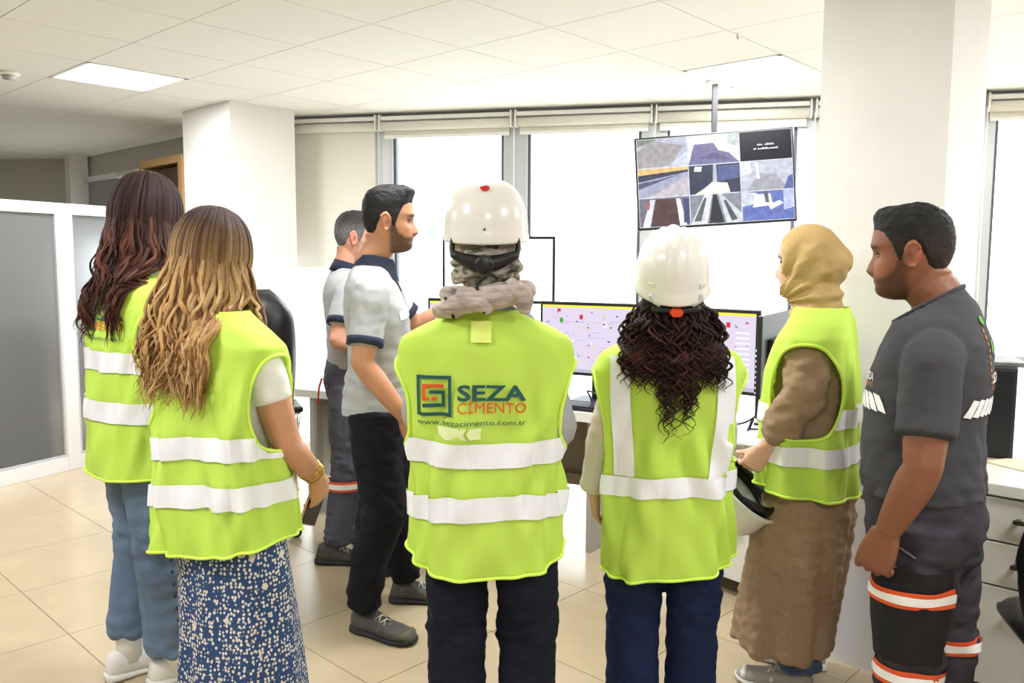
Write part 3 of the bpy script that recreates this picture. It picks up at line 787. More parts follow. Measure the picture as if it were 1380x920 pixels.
def office_chair(loc, rz, label, hb=.78, seat=.50, arms=True, sk=1.0):
    e = empty('office_chair', loc, rz); tag(e, label, 'chair', 'black office chairs')
    V, F = cushion(.52, .50, .10)
    MB().add([(x * sk, z * sk - (1 - sk) * .2, seat + y) for x, y, z in V], [f[::-1] for f in F]).build('seat', M_LEATHER, e, True)
    # tall shaped backrest
    prof = []
    V = []; F = []; n = 22; mN = 16
    for s in (-1, 1):
        for j in range(n + 1):
            v = j / n; z = seat + .06 + v * hb
            w = .235 + .03 * math.sin(v * math.pi * 1.0) - (.09 * max(0, (v - .80) / .20) ** 2) - .03 * max(0, .25 - v)
            yb = -.22 - .02 * math.sin(v * 3.1) - .13 * v + .04 * math.sin(v * 6.2)
            for i in range(mN + 1):
                u = -1 + 2 * i / mN
                t = .055 * (1 - abs(u) ** 4) ** .5 * (1 - abs(2 * v - 1) ** 8) ** .5 + .006
                y = yb + s * t + .06 * u * u * (1 if v > .3 else .6)
                V.append((u * w, y, z))
    m = mN + 1; S = m * (n + 1)
    for j in range(n):
        for i in range(mN):
            a = j * m + i
            F.append((a, a + 1, a + m + 1, a + m)); F.append((S + a + m, S + a + m + 1, S + a + 1, S + a))
    ring = list(range(m)) + [j * m + mN for j in range(1, n + 1)] + [n * m + i for i in range(mN - 1, -1, -1)] + [j * m for j in range(n - 1, 0, -1)]
    for k in range(len(ring)):
        a, b = ring[k], ring[(k + 1) % len(ring)]; F.append((b, a, S + a, S + b))
    b = mesh('backrest', V, F, M_LEATHER, e, True)
    for zz in (.30, .52):
        yy = -.22 - .13 * zz / .78
        MB().tube([(-.17, yy - .058, seat + .06 + zz), (0, yy - .066, seat + .06 + zz), (.17, yy - .058, seat + .06 + zz)], [.004] * 3, 6).build('seam', M_BLACK, b, True)
    for s in ((-1, 1) if arms else ()):
        ar = MB().tube(catmull([(s * .25, .12, seat + .0), (s * .29, .14, seat + .12), (s * .29, .10, seat + .21), (s * .285, -.12, seat + .215), (s * .25, -.27, seat + .14)], 24), [.016] * 24, 8).build('armrest', M_CHROME, e, True)
        MB().box((s * .288, 0, seat + .235), (.055, .26, .03), bev=.01).build('pad', M_LEATHER, ar)
    MB().cyl((0, 0, .10), (0, 0, seat - .05), .028, 14).build('gas_column', M_BLACK, e, True)
    MB().box((0, 0, seat - .06), (.22, .26, .04), bev=.008).build('mechanism', M_BLACK, e)
    for k in range(5):
        a = k * 2 * math.pi / 5 + .3
        p = Vector((math.cos(a), math.sin(a), 0))
        lg = MB().tube([tuple(p * .02 + Vector((0, 0, .13))), tuple(p * .15 + Vector((0, 0, .12))), tuple(p * .30 + Vector((0, 0, .085)))], [.026, .022, .016], 10).build('base_leg', M_GREYMET, e, True)
        q = p * .30; t = Vector((-p.y, p.x, 0))
        cs = MB()
        for sg in (-1, 1): cs.cyl(tuple(q + t * (.008 * sg) + Vector((0, 0, .03))), tuple(q + t * (.026 * sg) + Vector((0, 0, .03))), .03, 16)
        cs.cyl(tuple(q + Vector((0, 0, .03))), tuple(q + Vector((0, 0, .085))), .008, 8)
        cs.build('castor', M_BLACK, lg, True)
    return e
office_chair((-1.41, 4.18, 0), math.radians(22), 'black leather high-back office chair behind the blonde woman', hb=.80, seat=.50)
office_chair((-.38, 4.02, 0), math.radians(-10), 'black office chair standing behind the legs of the bearded man', hb=.42, seat=.50)
office_chair((1.59, 2.16, 0), math.radians(-14), 'black office chair cut off by the right edge', hb=.56, seat=.50, arms=False, sk=.80)
# ================================================================== people: shared tools
def interp_s(xs, zs, vs, sm=5):
    g = np.linspace(min(zs), max(zs), 241)
    o = np.argsort(zs); f = np.interp(g, np.array(zs, float)[o], np.array(vs, float)[o])
    k = np.hanning(2 * sm + 3)[1:-1]; k /= k.sum(); p = len(k) // 2
    f2 = np.convolve(np.r_[[f[0]] * p, f, [f[-1]] * p], k, 'valid')
    return np.interp(xs, g, f2)

HZ = [.119, .112, .095, .07, .05, .03, .015, 0, -.02, -.04, -.055, -.07, -.085, -.1, -.112, -.118]
HF = [.0, .038, .068, .083, .088, .092, .086, .084, .086, .086, .089, .084, .088, .084, .066, .04]
HB = [-.02, -.052, -.080, -.098, -.104, -.105, -.104, -.101, -.094, -.083, -.074, -.066, -.058, -.048, -.036, -.02]
HW = [.018, .046, .063, .074, .078, .079, .078, .077, .075, .070, .066, .061, .054, .045, .034, .018]
NZ = [.03, .012, 0, -.015, -.030, -.038, -.046, -.052]
NP = [0, 0.002, .007, .014, .021, .0225, .014, .002]
def head_grid(nz=64, nphi=80, face=True, nose=1.0, chin=0.0):
    zs = -.118 + .237 * (0.5 - 0.5 * np.cos(np.linspace(0, math.pi, nz)))
    ph = np.linspace(0, 2 * math.pi, nphi, endpoint=False)
    f = interp_s(zs, HZ, HF, 4); b = interp_s(zs, HZ, HB, 6); w = interp_s(zs, HZ, HW, 6)
    f = f + chin * np.exp(-((zs + .09) / .02) ** 2)
    yc = b * .5 + f * .5 - .012
    Z, PH = np.meshgrid(zs, ph, indexing='ij')
    s, c = np.sin(PH), np.cos(PH)
    X = w[:, None] * np.sign(s) * np.abs(s) ** .86
    Y = yc[:, None] + np.where(c > 0, (f - yc)[:, None] * np.abs(c) ** .80, -(yc - b)[:, None] * np.abs(c) ** .92)
    if face:
        fr = np.clip((c - .1) / .4, 0, 1)
        npf = np.interp(zs, NZ[::-1], NP[::-1], 0, 0) * nose
        sg = np.interp(zs, [-.05, .02], [.0155, .009])
        Y += fr * npf[:, None] * np.exp(-(X / sg[:, None]) ** 2)
        for sx in (-1, 1):
            Y -= fr * .011 * np.exp(-((X - sx * .032) / .017) ** 2 - ((Z - .003) / .013) ** 2)
            Y += fr * .004 * np.exp(-((X - sx * .03) / .022) ** 2 - ((Z - .027) / .008) ** 2)
            Y += fr * .004 * np.exp(-((X - sx * .046) / .018) ** 2 - ((Z + .028) / .018) ** 2)
            Y += fr * .006 * np.exp(-((X - sx * .012) / .007) ** 2 - ((Z + .040) / .006) ** 2)
        lip = np.exp(-(X / .024) ** 2)
        Y += fr * lip * (.0055 * np.exp(-((Z + .0535) / .0045) ** 2) + .006 * np.exp(-((Z + .0655) / .005) ** 2) - .005 * np.exp(-((Z + .0595) / .0022) ** 2))
    return np.stack([X, Y, Z], -1), zs, ph
def grid_faces(nz, n, cap=True):
    F = [(i * n + j, i * n + (j + 1) % n, (i + 1) * n + (j + 1) % n, (i + 1) * n + j) for i in range(nz - 1) for j in range(n)]
    if cap: F += [tuple(range(n - 1, -1, -1)), tuple((nz - 1) * n + j for j in range(n))]
    return F

def ellipsoid(c, r, n=16, m=24, R=None):
    V = []
    for i in range(n + 1):
        t = math.pi * i / n
        for j in range(m):
            p = 2 * math.pi * j / m
            V.append((r[0] * math.sin(t) * math.cos(p), r[1] * math.sin(t) * math.sin(p), -r[2] * math.cos(t)))
    V = np.array(V)
    if R is not None: V = V @ np.array(R).T
    V = V + np.array(c)
    return [tuple(v) for v in V], grid_faces(n + 1, m, False)

def loft(rings, n=44, e=2.5, dense=4):
    """rings: (z, a, bf, bb, cx, cy) ; closed"""
    R = np.array([list(r) + [0] * (6 - len(r)) for r in rings], float)
    m = (len(R) - 1) * dense + 1
    P = np.array(catmull([r for r in R], m))
    th = np.linspace(0, 2 * math.pi, n, endpoint=False); s, c = np.sin(th), np.cos(th)
    V = []
    for z, a, bf, bb, cx, cy in P:
        x = cx + a * np.sign(s) * np.abs(s) ** (2 / e)
        y = cy + np.where(c > 0, bf, bb) * np.sign(c) * np.abs(c) ** (2 / e)
        V += [(x[k], y[k], z) for k in range(n)]
    return V, grid_faces(m, n)

def limb(P, R, n=18, steps=26, flat=None, ref=None):
    pts = catmull(P, steps); rr = np.array(catmull([np.array([r]) for r in R], steps))[:, 0]
    return tube(pts, rr, n, True, flat, ref, dome=True)

class Sines:
    """smooth cloth-like noise: sum of random plane waves"""
    def __init__(s, seed, lam, k=14, aniso=(1, 1, 1)):
        r = np.random.default_rng(seed); d = r.normal(size=(k, 3)) * np.array(aniso); d /= np.linalg.norm(d, axis=1)[:, None]
        s.w = d * (2 * math.pi / (lam * r.uniform(.6, 1.7, k)))[:, None]; s.p = r.uniform(0, 6.28, k); s.k = k
    def __call__(s, co): return np.sin(co @ s.w.T + s.p).sum(1) / math.sqrt(s.k / 2) * .7

def join(parts):
    V = []; F = []
    for v, f in parts:
        o = len(V); V += list(v); F += [tuple(i + o for i in q) for q in f]
    return V, F

def solid(name, parts, voxel, m, parent, it=4, dec=None, disp=None, col=None, cut=None):
    """overlapping closed shapes fused into ONE continuous surface"""
    V, F = join(parts)
    me = bpy.data.meshes.new('tmp'); me.from_pydata([tuple(map(float, v)) for v in V], [], F)
    o = bpy.data.objects.new('tmp', me); COL.objects.link(o)
    a = o.modifiers.new('r', 'REMESH'); a.mode = 'VOXEL'; a.voxel_size = voxel
    b = o.modifiers.new('s', 'SMOOTH'); b.factor = .5; b.iterations = it
    if dec:
        c = o.modifiers.new('d', 'DECIMATE'); c.ratio = dec
    dg = bpy.context.evaluated_depsgraph_get(); dg.update()
    nm = bpy.data.meshes.new_from_object(o.evaluated_get(dg))
    bpy.data.objects.remove(o); bpy.data.meshes.remove(me)
    nm.name = name
    n = len(nm.vertices); co = np.empty(n * 3, np.float32); nm.vertices.foreach_get('co', co); co = co.reshape(-1, 3).astype(float)
    if disp is not None:
        no = np.empty(n * 3, np.float32); nm.vertices.foreach_get('normal', no); no = no.reshape(-1, 3)
        co2 = co + no * disp(co)[:, None]
        nm.vertices.foreach_set('co', co2.astype(np.float32).ravel()); nm.update()
    if col is not None: set_col(nm, col(co))
    if cut is not None:
        kill = cut(co); bm = bmesh.new(); bm.from_mesh(nm); bm.verts.ensure_lookup_table()
        bmesh.ops.delete(bm, geom=[bm.verts[i] for i in np.nonzero(kill)[0]], context='VERTS'); bm.to_mesh(nm); bm.free()
    nm.materials.clear(); nm.materials.append(m); smooth_me(nm)
    ob = bpy.data.objects.new(name, nm); link(ob, parent); return ob

def unit(v): v = np.asarray(v, float); return v / (np.linalg.norm(v) + 1e-12)
def rot_about(v, ax, a):
    ax = unit(ax); v = np.asarray(v, float)
    return v * math.cos(a) + np.cross(ax, v) * math.sin(a) + ax * (ax @ v) * (1 - math.cos(a))

def hand(Wp, d, n, t, curl=(25, 30, 20), spread=1.0, thumb=(0.6, 0.7, 0.3), tcurl=15, s=1.0, percurl=None):
    """palm + four unequal fingers + thumb. d: wrist->knuckles, n: way the palm faces, t: thumb side"""
    Wp = np.asarray(Wp, float); d = unit(d); n = unit(np.asarray(n, float) - d * (np.asarray(n, float) @ d)); t0 = np.asarray(t, float)
    t_ = unit(np.cross(d, n)); t_ = t_ if t_ @ t0 > 0 else -t_
    parts = []
    # palm
    V = []; N = 20; secs = [(-.015, .025, .021), (.0, .027, .020), (.025, .035, .0195), (.055, .041, .017), (.08, .041, .0145), (.094, .036, .011)]
    ang = np.linspace(0, 2 * math.pi, N, endpoint=False)
    for q, a, b in secs:
        c = Wp + d * q * s
        for k in ang:
            V.append(c + t_ * a * s * np.sign(math.cos(k)) * abs(math.cos(k)) ** .75 + n * b * s * np.sign(math.sin(k)) * abs(math.sin(k)) ** .75)
    parts.append(([tuple(v) for v in V], grid_faces(len(secs), N)))
    ax = np.cross(d, n)                      # rotating d about ax bends it towards n
    for i, (off, L) in enumerate(((.031, .074), (.0105, .082), (-.0105, .077), (-.031, .060))):
        p = Wp + d * (.085 - (.006 if i == 3 else 0)) * s + t_ * off * s
        dd = unit(d + t_ * off * 2.2 * (spread - 0.3)); pts = [p - dd * .02 * s, p]
        cc = percurl[i] if percurl else curl
        for j, (fr, cu) in enumerate(zip((.44, .31, .25), cc)):
            dd = rot_about(dd, ax, math.radians(cu)); p = p + dd * L * fr * s; pts.append(p)
        parts.append(limb(pts, [r * s for r in (.0095, .0095, .0092, .0085, .0068)], 10, 18))
    p = Wp + d * .02 * s + t_ * .022 * s
    dd = unit(d * thumb[0] + t_ * thumb[1] + n * thumb[2]); pts = [p - dd * .012 * s]
    for fr in (.042, .032, .026):
        p = p + dd * fr * s; pts.append(p); dd = rot_about(dd, ax, math.radians(tcurl))
    parts.append(limb(pts, [r * s for r in (.015, .0125, .0105, .0078)], 10, 16))
    return parts

class Head:
    def __init__(s, c, yaw=0, pitch=0, roll=0, k=1.0):
        """c: centre of the head in the person's frame; yaw>0 turns to the person's left"""
        s.c = np.array(c, float); s.k = k
        s.R = np.array(Matrix.Rotation(math.radians(yaw), 3, 'Z') @ Matrix.Rotation(math.radians(pitch), 3, 'X') @ Matrix.Rotation(math.radians(roll), 3, 'Y'))
        s.piv = np.array([0, -.03, -.10])
    def fwd(s, V): return (((np.asarray(V, float) - s.piv) @ s.R.T) + s.piv) * s.k + s.c
    def inv(s, V): return (((np.asarray(V, float) - s.c) / s.k - s.piv) @ s.R) + s.piv
    def parts(s, nose=1.0, chin=0.0, ears=True, neck_r=.056, base=None):
        G, zs, ph = head_grid(nose=nose, chin=chin)
        out = [(s.fwd(G.reshape(-1, 3)), grid_faces(G.shape[0], G.shape[1]))]
        if ears:
            for sx in (-1, 1):
                R = Matrix.Rotation(sx * math.radians(22), 3, 'Z') @ Matrix.Rotation(math.radians(10), 3, 'X')
                v, f = ellipsoid((sx * .079, -.010, -.004), (.007, .018, .030), 12, 16, R); out.append((s.fwd(v), f))
                rim = [np.array((sx * .084, -.012, -.004)) + np.array(R) @ np.array((sx * .002, .019 * math.cos(a) * (1 - .15 * math.sin(-a)), .031 * math.sin(a))) for a in np.linspace(-2.2, 2.6, 16)]
                v, f = tube(rim, [.0045] * 16, 8, True); out.append((s.fwd(v), f))
        if base is not None:
            top = s.fwd([[0, -.038, -.045]])[0]; mid_ = s.fwd([[0, -.036, -.09]])[0]
            out.append(limb([top, mid_, np.asarray(base) + np.array([0, .0, .02]), np.asarray(base) + np.array([0, -.005, -.05])], [neck_r * .98, neck_r, neck_r * 1.02, neck_r * 1.12], 20, 16))
        return out

def short_hair(name, H, m, parent, top=.022, side=.007, seed=1, front=.072, back=-.06, quiff=.0, burn=-.02, colf=None):
    G, zs, ph = head_grid(nz=90, nphi=120, face=False)
    P = G.reshape(-1, 3); az = np.degrees(np.arctan2(P[:, 0], P[:, 1])); az = np.abs(az); z = P[:, 2]
    line = np.interp(az, [0, 32, 48, 60, 72, 82, 96, 108, 125, 150, 180], [front, front - .002, front - .012, .035, burn, burn, .028, .018, -.035, back, back])
    msk = np.clip((z - line) / .020, -1, 1)
    sm = np.clip(msk, 0, 1); up = np.clip((z - .045) / .05, 0, 1)
    no = Sines(seed, .012, 16, (1.6, .5, 1)); no2 = Sines(seed + 1, .035, 10)
    T = (side + (top - side) * up ** 1.2) * sm + up * sm * (.0015 * no(P) + .0016 * no2(P)) + .0008 * no(P * 1.7) * sm
    if quiff: T = T + quiff * np.exp(-((P[:, 1] - .055) / .03) ** 2) * np.clip((z - .06) / .03, 0, 1) * sm
    T = np.where(msk <= 0, -.009, T)
    c = np.array([0, -.01, .0]); nrm = P - c; nrm /= np.linalg.norm(nrm, axis=1)[:, None]
    Q = P + nrm * T[:, None]
    if quiff: Q[:, 1] += .5 * quiff * np.exp(-((P[:, 1] - .06) / .03) ** 2) * np.clip((z - .075) / .03, 0, 1) * sm
    col = colf(P, msk) if colf else None
    return mesh(name, H.fwd(Q), grid_faces(90, 120), m, parent, True, col)

# ------------------------------------------------------------------ cloth, skin and hair materials
M_SKIN = mat('skin', (210, 160, 130), 0.5, attr='col', spec=0.35, bump=.04, bscale=240)
M_HAIRB = mat('hair_short', (30, 26, 25), 0.55, attr='col', bump=.5, bscale=240, spec=.3)
M_HAIRL = mat('hair_long', (60, 40, 30), 0.48, attr='col', spec=.22, noise=.4, nscale=70, stretch=(8, 8, .5), bump=.5, bscale=70)
M_VEST = mat('vest_mesh_fabric', (224, 255, 110), 0.75, noise=.05, nscale=7, bump=.55, bscale=11, translucent=.25, stretch=(1, 1, .55))
def see_through(m, k):                       # open mesh weave: a little of what is behind shows
    N = m.node_tree.nodes; Lk = m.node_tree.links; out = N['Material Output']; prev = out.inputs[0].links[0].from_socket
    t = N.new('ShaderNodeBsdfTransparent'); ms = N.new('ShaderNodeMixShader'); ms.inputs[0].default_value = k
    Lk.new(prev, ms.inputs[1]); Lk.new(t.outputs[0], ms.inputs[2]); Lk.new(ms.outputs[0], out.inputs[0])
see_through(M_VEST, .10)
M_PIPE = mat('vest_piping', (218, 255, 96), 0.6)
M_REFL = mat('reflective_tape', (246, 248, 255), 0.42, spec=.6, noise=.05, nscale=14, bump=.5, bscale=16, stretch=(1.6, 1.6, .5))
M_REFLW = mat('reflective_print', (250, 250, 250), 0.35, spec=.6)
M_GREEN = mat('print_petrol', (26, 84, 84), 0.7)
M_ORANGE = mat('print_orange', (224, 84, 34), 0.7)
M_NAVY = mat('navy_trouser', (26, 28, 44), 0.85, noise=.12, nscale=30, bump=.12, bscale=300, spec=.2)
M_NAVY2 = mat('navy_trouser_blue', (28, 40, 74), 0.85, noise=.12, nscale=30, bump=.12, bscale=300, spec=.2)
M_BLKT = mat('black_navy_trouser', (24, 24, 32), 0.85, noise=.12, nscale=30, bump=.12, bscale=300, spec=.2)
M_JEANS = mat('washed_denim', (104, 124, 150), 0.85, noise=.22, nscale=9, bump=.15, bscale=350, spec=.2, stretch=(1, 1, .35))
M_POLO = mat('heather_grey_pique', (170, 171, 175), 0.9, noise=.07, nscale=180, bump=.1, bscale=320)
M_NAVYTRIM = mat('navy_knit', (28, 34, 58), 0.85, bump=.1, bscale=300)
M_CHAR = mat('charcoal_cotton', (62, 62, 66), 0.9, noise=.1, nscale=200, bump=.1, bscale=320)
M_WHT = mat('white_cotton', (240, 240, 236), 0.9)
M_GREYC = mat('grey_knit', (164, 166, 168), 0.9, noise=.06, nscale=160, bump=.12, bscale=260)
M_BEIGES = mat('pale_beige_cotton', (206, 196, 180), 0.9, bump=.1, bscale=260)
M_COAT = mat('taupe_linen', (160, 134, 108), 0.9, noise=.06, nscale=120, bump=.18, bscale=260, stretch=(1, 1, .4))
M_HIJAB = mat('mustard_hijab', (190, 160, 106), 0.85, noise=.06, nscale=120, bump=.12, bscale=300)
M_HELM = mat('helmet_white', (240, 238, 232), 0.22, spec=.5, coat=.3)
M_RUBBER = mat('shoe_sole', (48, 48, 50), 0.8)
M_SHOE = mat('shoe_grey_mesh', (82, 80, 78), 0.8, noise=.2, nscale=60, bump=.2, bscale=200)
M_SNEAK = mat('sneaker_white', (232, 230, 224), 0.6)
M_ORF = mat('fluorescent_orange', (238, 92, 40), 0.6)

def skin_col(base, H=None, beard=None, lips=(176, 104, 94), brow=None, hair_side=None):
    b = np.array(srgb(*base)[:3])
    def f(co):
        C = np.tile(b, (len(co), 1))
        C *= (1 + .05 * Sines(3, .09, 10)(co))[:, None]
        if H is None: return C
        P = H.inv(co); x, y, z = P.T
        inh = (z > -.13) & (np.abs(x) < .1) & (y > -.02)
        def mixc(mask, col, a=1.0):
            m = (np.clip(mask, 0, 1) * a)[:, None]; C[:] = C * (1 - m) + np.array(srgb(*col)[:3]) * m
        red = np.exp(-((np.abs(x) - .045) / .02) ** 2 - ((z + .03) / .02) ** 2 - ((y - .07) / .03) ** 2); mixc(red, (206, 126, 104), .35)
        ear = np.exp(-((np.abs(x) - .085) / .012) ** 2 - ((y + .012) / .03) ** 2 - (z / .035) ** 2); mixc(ear, (206, 120, 96), .45)
        ear_shade = np.exp(-((np.abs(x) - .086) / .014) ** 2 - ((y + .006) / .008) ** 2 - ((z + .004) / .014) ** 2); mixc(ear_shade, (96, 48, 40), .75)  # shade of the ear hollow, painted into the skin colour
        lip = np.exp(-(x / .024) ** 4 - ((z + .060) / .009) ** 4) * (y > .085); mixc(lip, lips, .8)
        if beard:
            az = np.degrees(np.arctan2(np.abs(x), y))
            upper = np.interp(az, [0, 12, 22, 40, 60, 75, 90], [-.050, -.048, -.052, -.05, -.035, .0, .015])
            m1 = np.clip((upper - z) / .012, 0, 1) * np.clip((y + .005) / .018, 0, 1) * np.clip((z + .135) / .02, 0, 1)
            m1 *= 1 - np.exp(-(x / .022) ** 4 - ((z + .060) / .0075) ** 4)
            mst = np.exp(-(x / .03) ** 4 - ((z + .0475) / .005) ** 2) * (y > .07)
            mixc(np.maximum(m1, mst) * (1 + .15 * Sines(5, .006, 12)(co)), beard[0], beard[1])
        if brow:
            bm_ = np.exp(-((np.abs(x) - .033) / .019) ** 4 - ((z - .024 + 3 * (np.abs(x) - .033) ** 2) / .0048) ** 2) * (y > .05); mixc(bm_, brow, .9)
        return C
    return f

def eyes(H, parent, iris=(60, 40, 30)):
    for sx in (-1, 1):
        v, f = ellipsoid((sx * .032, .0660, .003), (.0125, .0125, .0062), 10, 14)
        P = np.array(v); d = np.hypot(P[:, 0] - sx * .032, P[:, 2] - .003)
        C = np.where((d < .0068)[:, None], np.array(srgb(*iris)[:3]), np.array(srgb(176, 164, 156)[:3]))
        mesh('eye', H.fwd(P), f, mat('eye_wet', (220, 220, 220), .2, attr='col'), parent, True, C)
        lid = [np.array((sx * .032 + .016 * u, .0795 - .010 * u * u, .003 + .0060 - .004 * u * u)) for u in np.linspace(-1, 1, 9)]
        V, F = tube(lid, [.0022] * 9, 6); mesh('eyelash', H.fwd(V), F, mat('lash', (26, 20, 18), .6), parent, True)

def locks(name, roots, m, parent, nside=6, colfn=None, seed=0):
    """roots: list of (points, radii, flat, colour index) ; every lock a tapered strand bundle, one head of hair"""
    V = []; F = []; C = []
    for k, (pts, rad, flat, ref) in enumerate(roots):
        v, f = tube(pts, rad, nside, True, flat, ref)
        o = len(V); V += v; F += [tuple(i + o for i in q) for q in f]
        n = len(pts); tt = np.repeat(np.linspace(0, 1, n), nside); tt = np.r_[tt, 0, 1]
        C.append(colfn(k, tt, np.array(v)))
    return mesh(name, V, F, m, parent, True, np.concatenate(C))

# ------------------------------------------------------------------ hi-vis vest
class Vest:
    def __init__(s, rings, hem, fold=.006, seed=0, e=2.7, arm=None, lean=0.0):
        """rings (z, a, bf, bb, cy), bottom to top; hem(th) -> z; arm=(z centre, z half, th half in deg)"""
        s.R = np.array(rings, float); s.hem = hem; s.fold = fold; s.e = e; s.arm = arm
        r = np.random.default_rng(seed); s.k = r.choice([3, 4, 5, 6, 7, 9], 6); s.p = r.uniform(0, 6.28, 6); s.sl = r.uniform(-3, 3, 6)
        s.q = [(int(r.integers(6, 16)), r.uniform(-34, 34), r.uniform(0, 6.28)) for _ in range(7)]
        s.zt = s.R[-1, 0]; s.zb = s.R[0, 0]
        g = np.linspace(s.zb - .1, s.zt, 161); s.g = g
        D = []
        for c in range(1, 5): D.append(interp_s(g, s.R[:, 0], s.R[:, c], 3))
        s.D = D
    def S(s, th, z, off=0.0):
        th = np.asarray(th, float); z = np.asarray(z, float)
        a, bf, bb, cy = [np.interp(z, s.g, d) for d in s.D]
        sn, cs = np.sin(th), np.cos(th)
        t = np.clip((s.zt - .06 - z) / .25, 0, 1)
        fo = sum(np.cos(k * th + p + sl * z * 2) for k, p, sl in zip(s.k, s.p, s.sl)) / 3 * s.fold * t
        fo = fo + .55 * s.fold * sum(np.sin(a_ * th + b_ * z + c_) for a_, b_, c_ in s.q) / 2 * t
        for c0, sl in ((-.62, .5), (.04, -.15), (.55, -.6)):          # press folds from the packet
            fo = fo - .0045 * np.exp(-((th - math.pi - c0 - sl * (z - 1.0)) / .035) ** 2) * t
        ex = 2 / s.e
        x = (a + off + fo) * np.sign(sn) * np.abs(sn) ** ex
        y = cy + (np.where(cs > 0, bf, bb) + off + fo) * np.sign(cs) * np.abs(cs) ** ex
        return np.stack([x, y, z], -1)
    def build(s, parent, nt=160, nz=100, mat_=None):
        th = np.linspace(0, 2 * math.pi, nt, endpoint=False)
        v = np.linspace(0, 1, nz); v = 1 - (1 - v) ** 1.25
        V = []
        for q in v:
            z = s.hem(th) * (1 - q) + s.zt * q; V.append(s.S(th, z))
        V = np.array(V); P = V.reshape(-1, 3)
        F = []
        Z = np.array([s.hem(th) * (1 - q) + s.zt * q for q in v])
        for i in range(nz - 1):
            for j in range(nt):
                if s.arm:
                    zc = .25 * (Z[i, j] + Z[i + 1, j] + Z[i, (j + 1) % nt] + Z[i + 1, (j + 1) % nt]); t = th[j] + math.pi / nt
                    d = min(abs(t - math.pi / 2), abs(t - 1.5 * math.pi))
                    if ((zc - s.arm[0]) / s.arm[1]) ** 2 + (d / math.radians(s.arm[2])) ** 2 < 1: continue
                F.append((i * nt + j, (i + 1) * nt + j, (i + 1) * nt + (j + 1) % nt, i * nt + (j + 1) % nt))
        s.o = mesh('safety_vest', P, F, mat_ or M_VEST, parent, True)
        md = s.o.modifiers.new('t', 'SOLIDIFY'); md.thickness = .003; md.offset = -1
        s.bvh = BVHTree.FromPolygons([Vector(p) for p in P], F)
        # piping along hem and armholes
        pt = [s.S(t, s.hem(np.array(t)), .001) for t in np.linspace(0, 2 * math.pi, 130)]
        MB().tube(pt, [.0048] * 130, 6, False).build('hem_piping', M_PIPE, s.o, True)
        if s.arm:
            for c in (math.pi / 2, 1.5 * math.pi):
                pt = [s.S(c + math.radians(s.arm[2]) * math.cos(u), s.arm[0] + s.arm[1] * math.sin(u), .001) for u in np.linspace(0, 2 * math.pi, 61)]
                MB().tube(pt, [.0055] * 61, 6, False).build('armhole_piping', M_PIPE, s.o, True)
        return s.o
    def band(s, zf, h, name='reflective_band', t0=0, t1=2 * math.pi, n=321, m=None):
        th = np.linspace(t0, t1, n); V = []
        for q in np.linspace(0, 1, 5): V.append(s.S(th, zf(th) + h * (q - .5), .005))
        V = np.array(V).reshape(-1, 3)
        F = []
        for i in range(4):
            for j in range(n - 1):
                if s.arm:
                    t = th[j]; d = min(abs(t - math.pi / 2), abs(t - 1.5 * math.pi)); zc = float(zf(np.array(t))) + h * ((i + .5) / 4 - .5)
                    if ((zc - s.arm[0]) / s.arm[1]) ** 2 + (d / math.radians(s.arm[2])) ** 2 < 1: continue
                F.append((i * n + j, i * n + j + 1, (i + 1) * n + j + 1, (i + 1) * n + j))
        return mesh(name, V, F, m or M_REFL, s.o, True)
    def on_back(s, V2, off=.004, y0=-1.5):
        out = []
        for x, z in V2:
            h = s.bvh.ray_cast(Vector((x, y0, z)), Vector((0, 1, 0)))[0]
            out.append((x, (h.y if h is not None else -.12) - off, z))
        return out
    def patch(s, pts, name, m, off=.0065, sub=1):
        """flat outline (x,z) quad strip laid on the back"""
        V, F = pts
        return mesh(name, s.on_back(V, off), F, m, s.o, True)
    def strip(s, line, w, name='reflective_band', m=None, off=.005):
        L = np.array(catmull(line, 40)); T = np.gradient(L, axis=0); T /= np.linalg.norm(T, axis=1)[:, None]; Nn = np.stack([-T[:, 1], T[:, 0]], 1)
        V = np.concatenate([L + Nn * w * q for q in (-.5, -.17, .17, .5)]); n = 40
        F = [(i * n + j, (i + 1) * n + j, (i + 1) * n + j + 1, i * n + j + 1) for i in range(3) for j in range(n - 1)]
        return mesh(name, s.on_back(V, off), F, m or M_REFL, s.o, True)

def quad_grid(x0, z0, x1, z1, n=4, m=4):
    V = [(x0 + (x1 - x0) * i / n, z0 + (z1 - z0) * j / m) for j in range(m + 1) for i in range(n + 1)]
    F = [(j * (n + 1) + i, j * (n + 1) + i + 1, (j + 1) * (n + 1) + i + 1, (j + 1) * (n + 1) + i) for j in range(m) for i in range(n)]
    return V, F

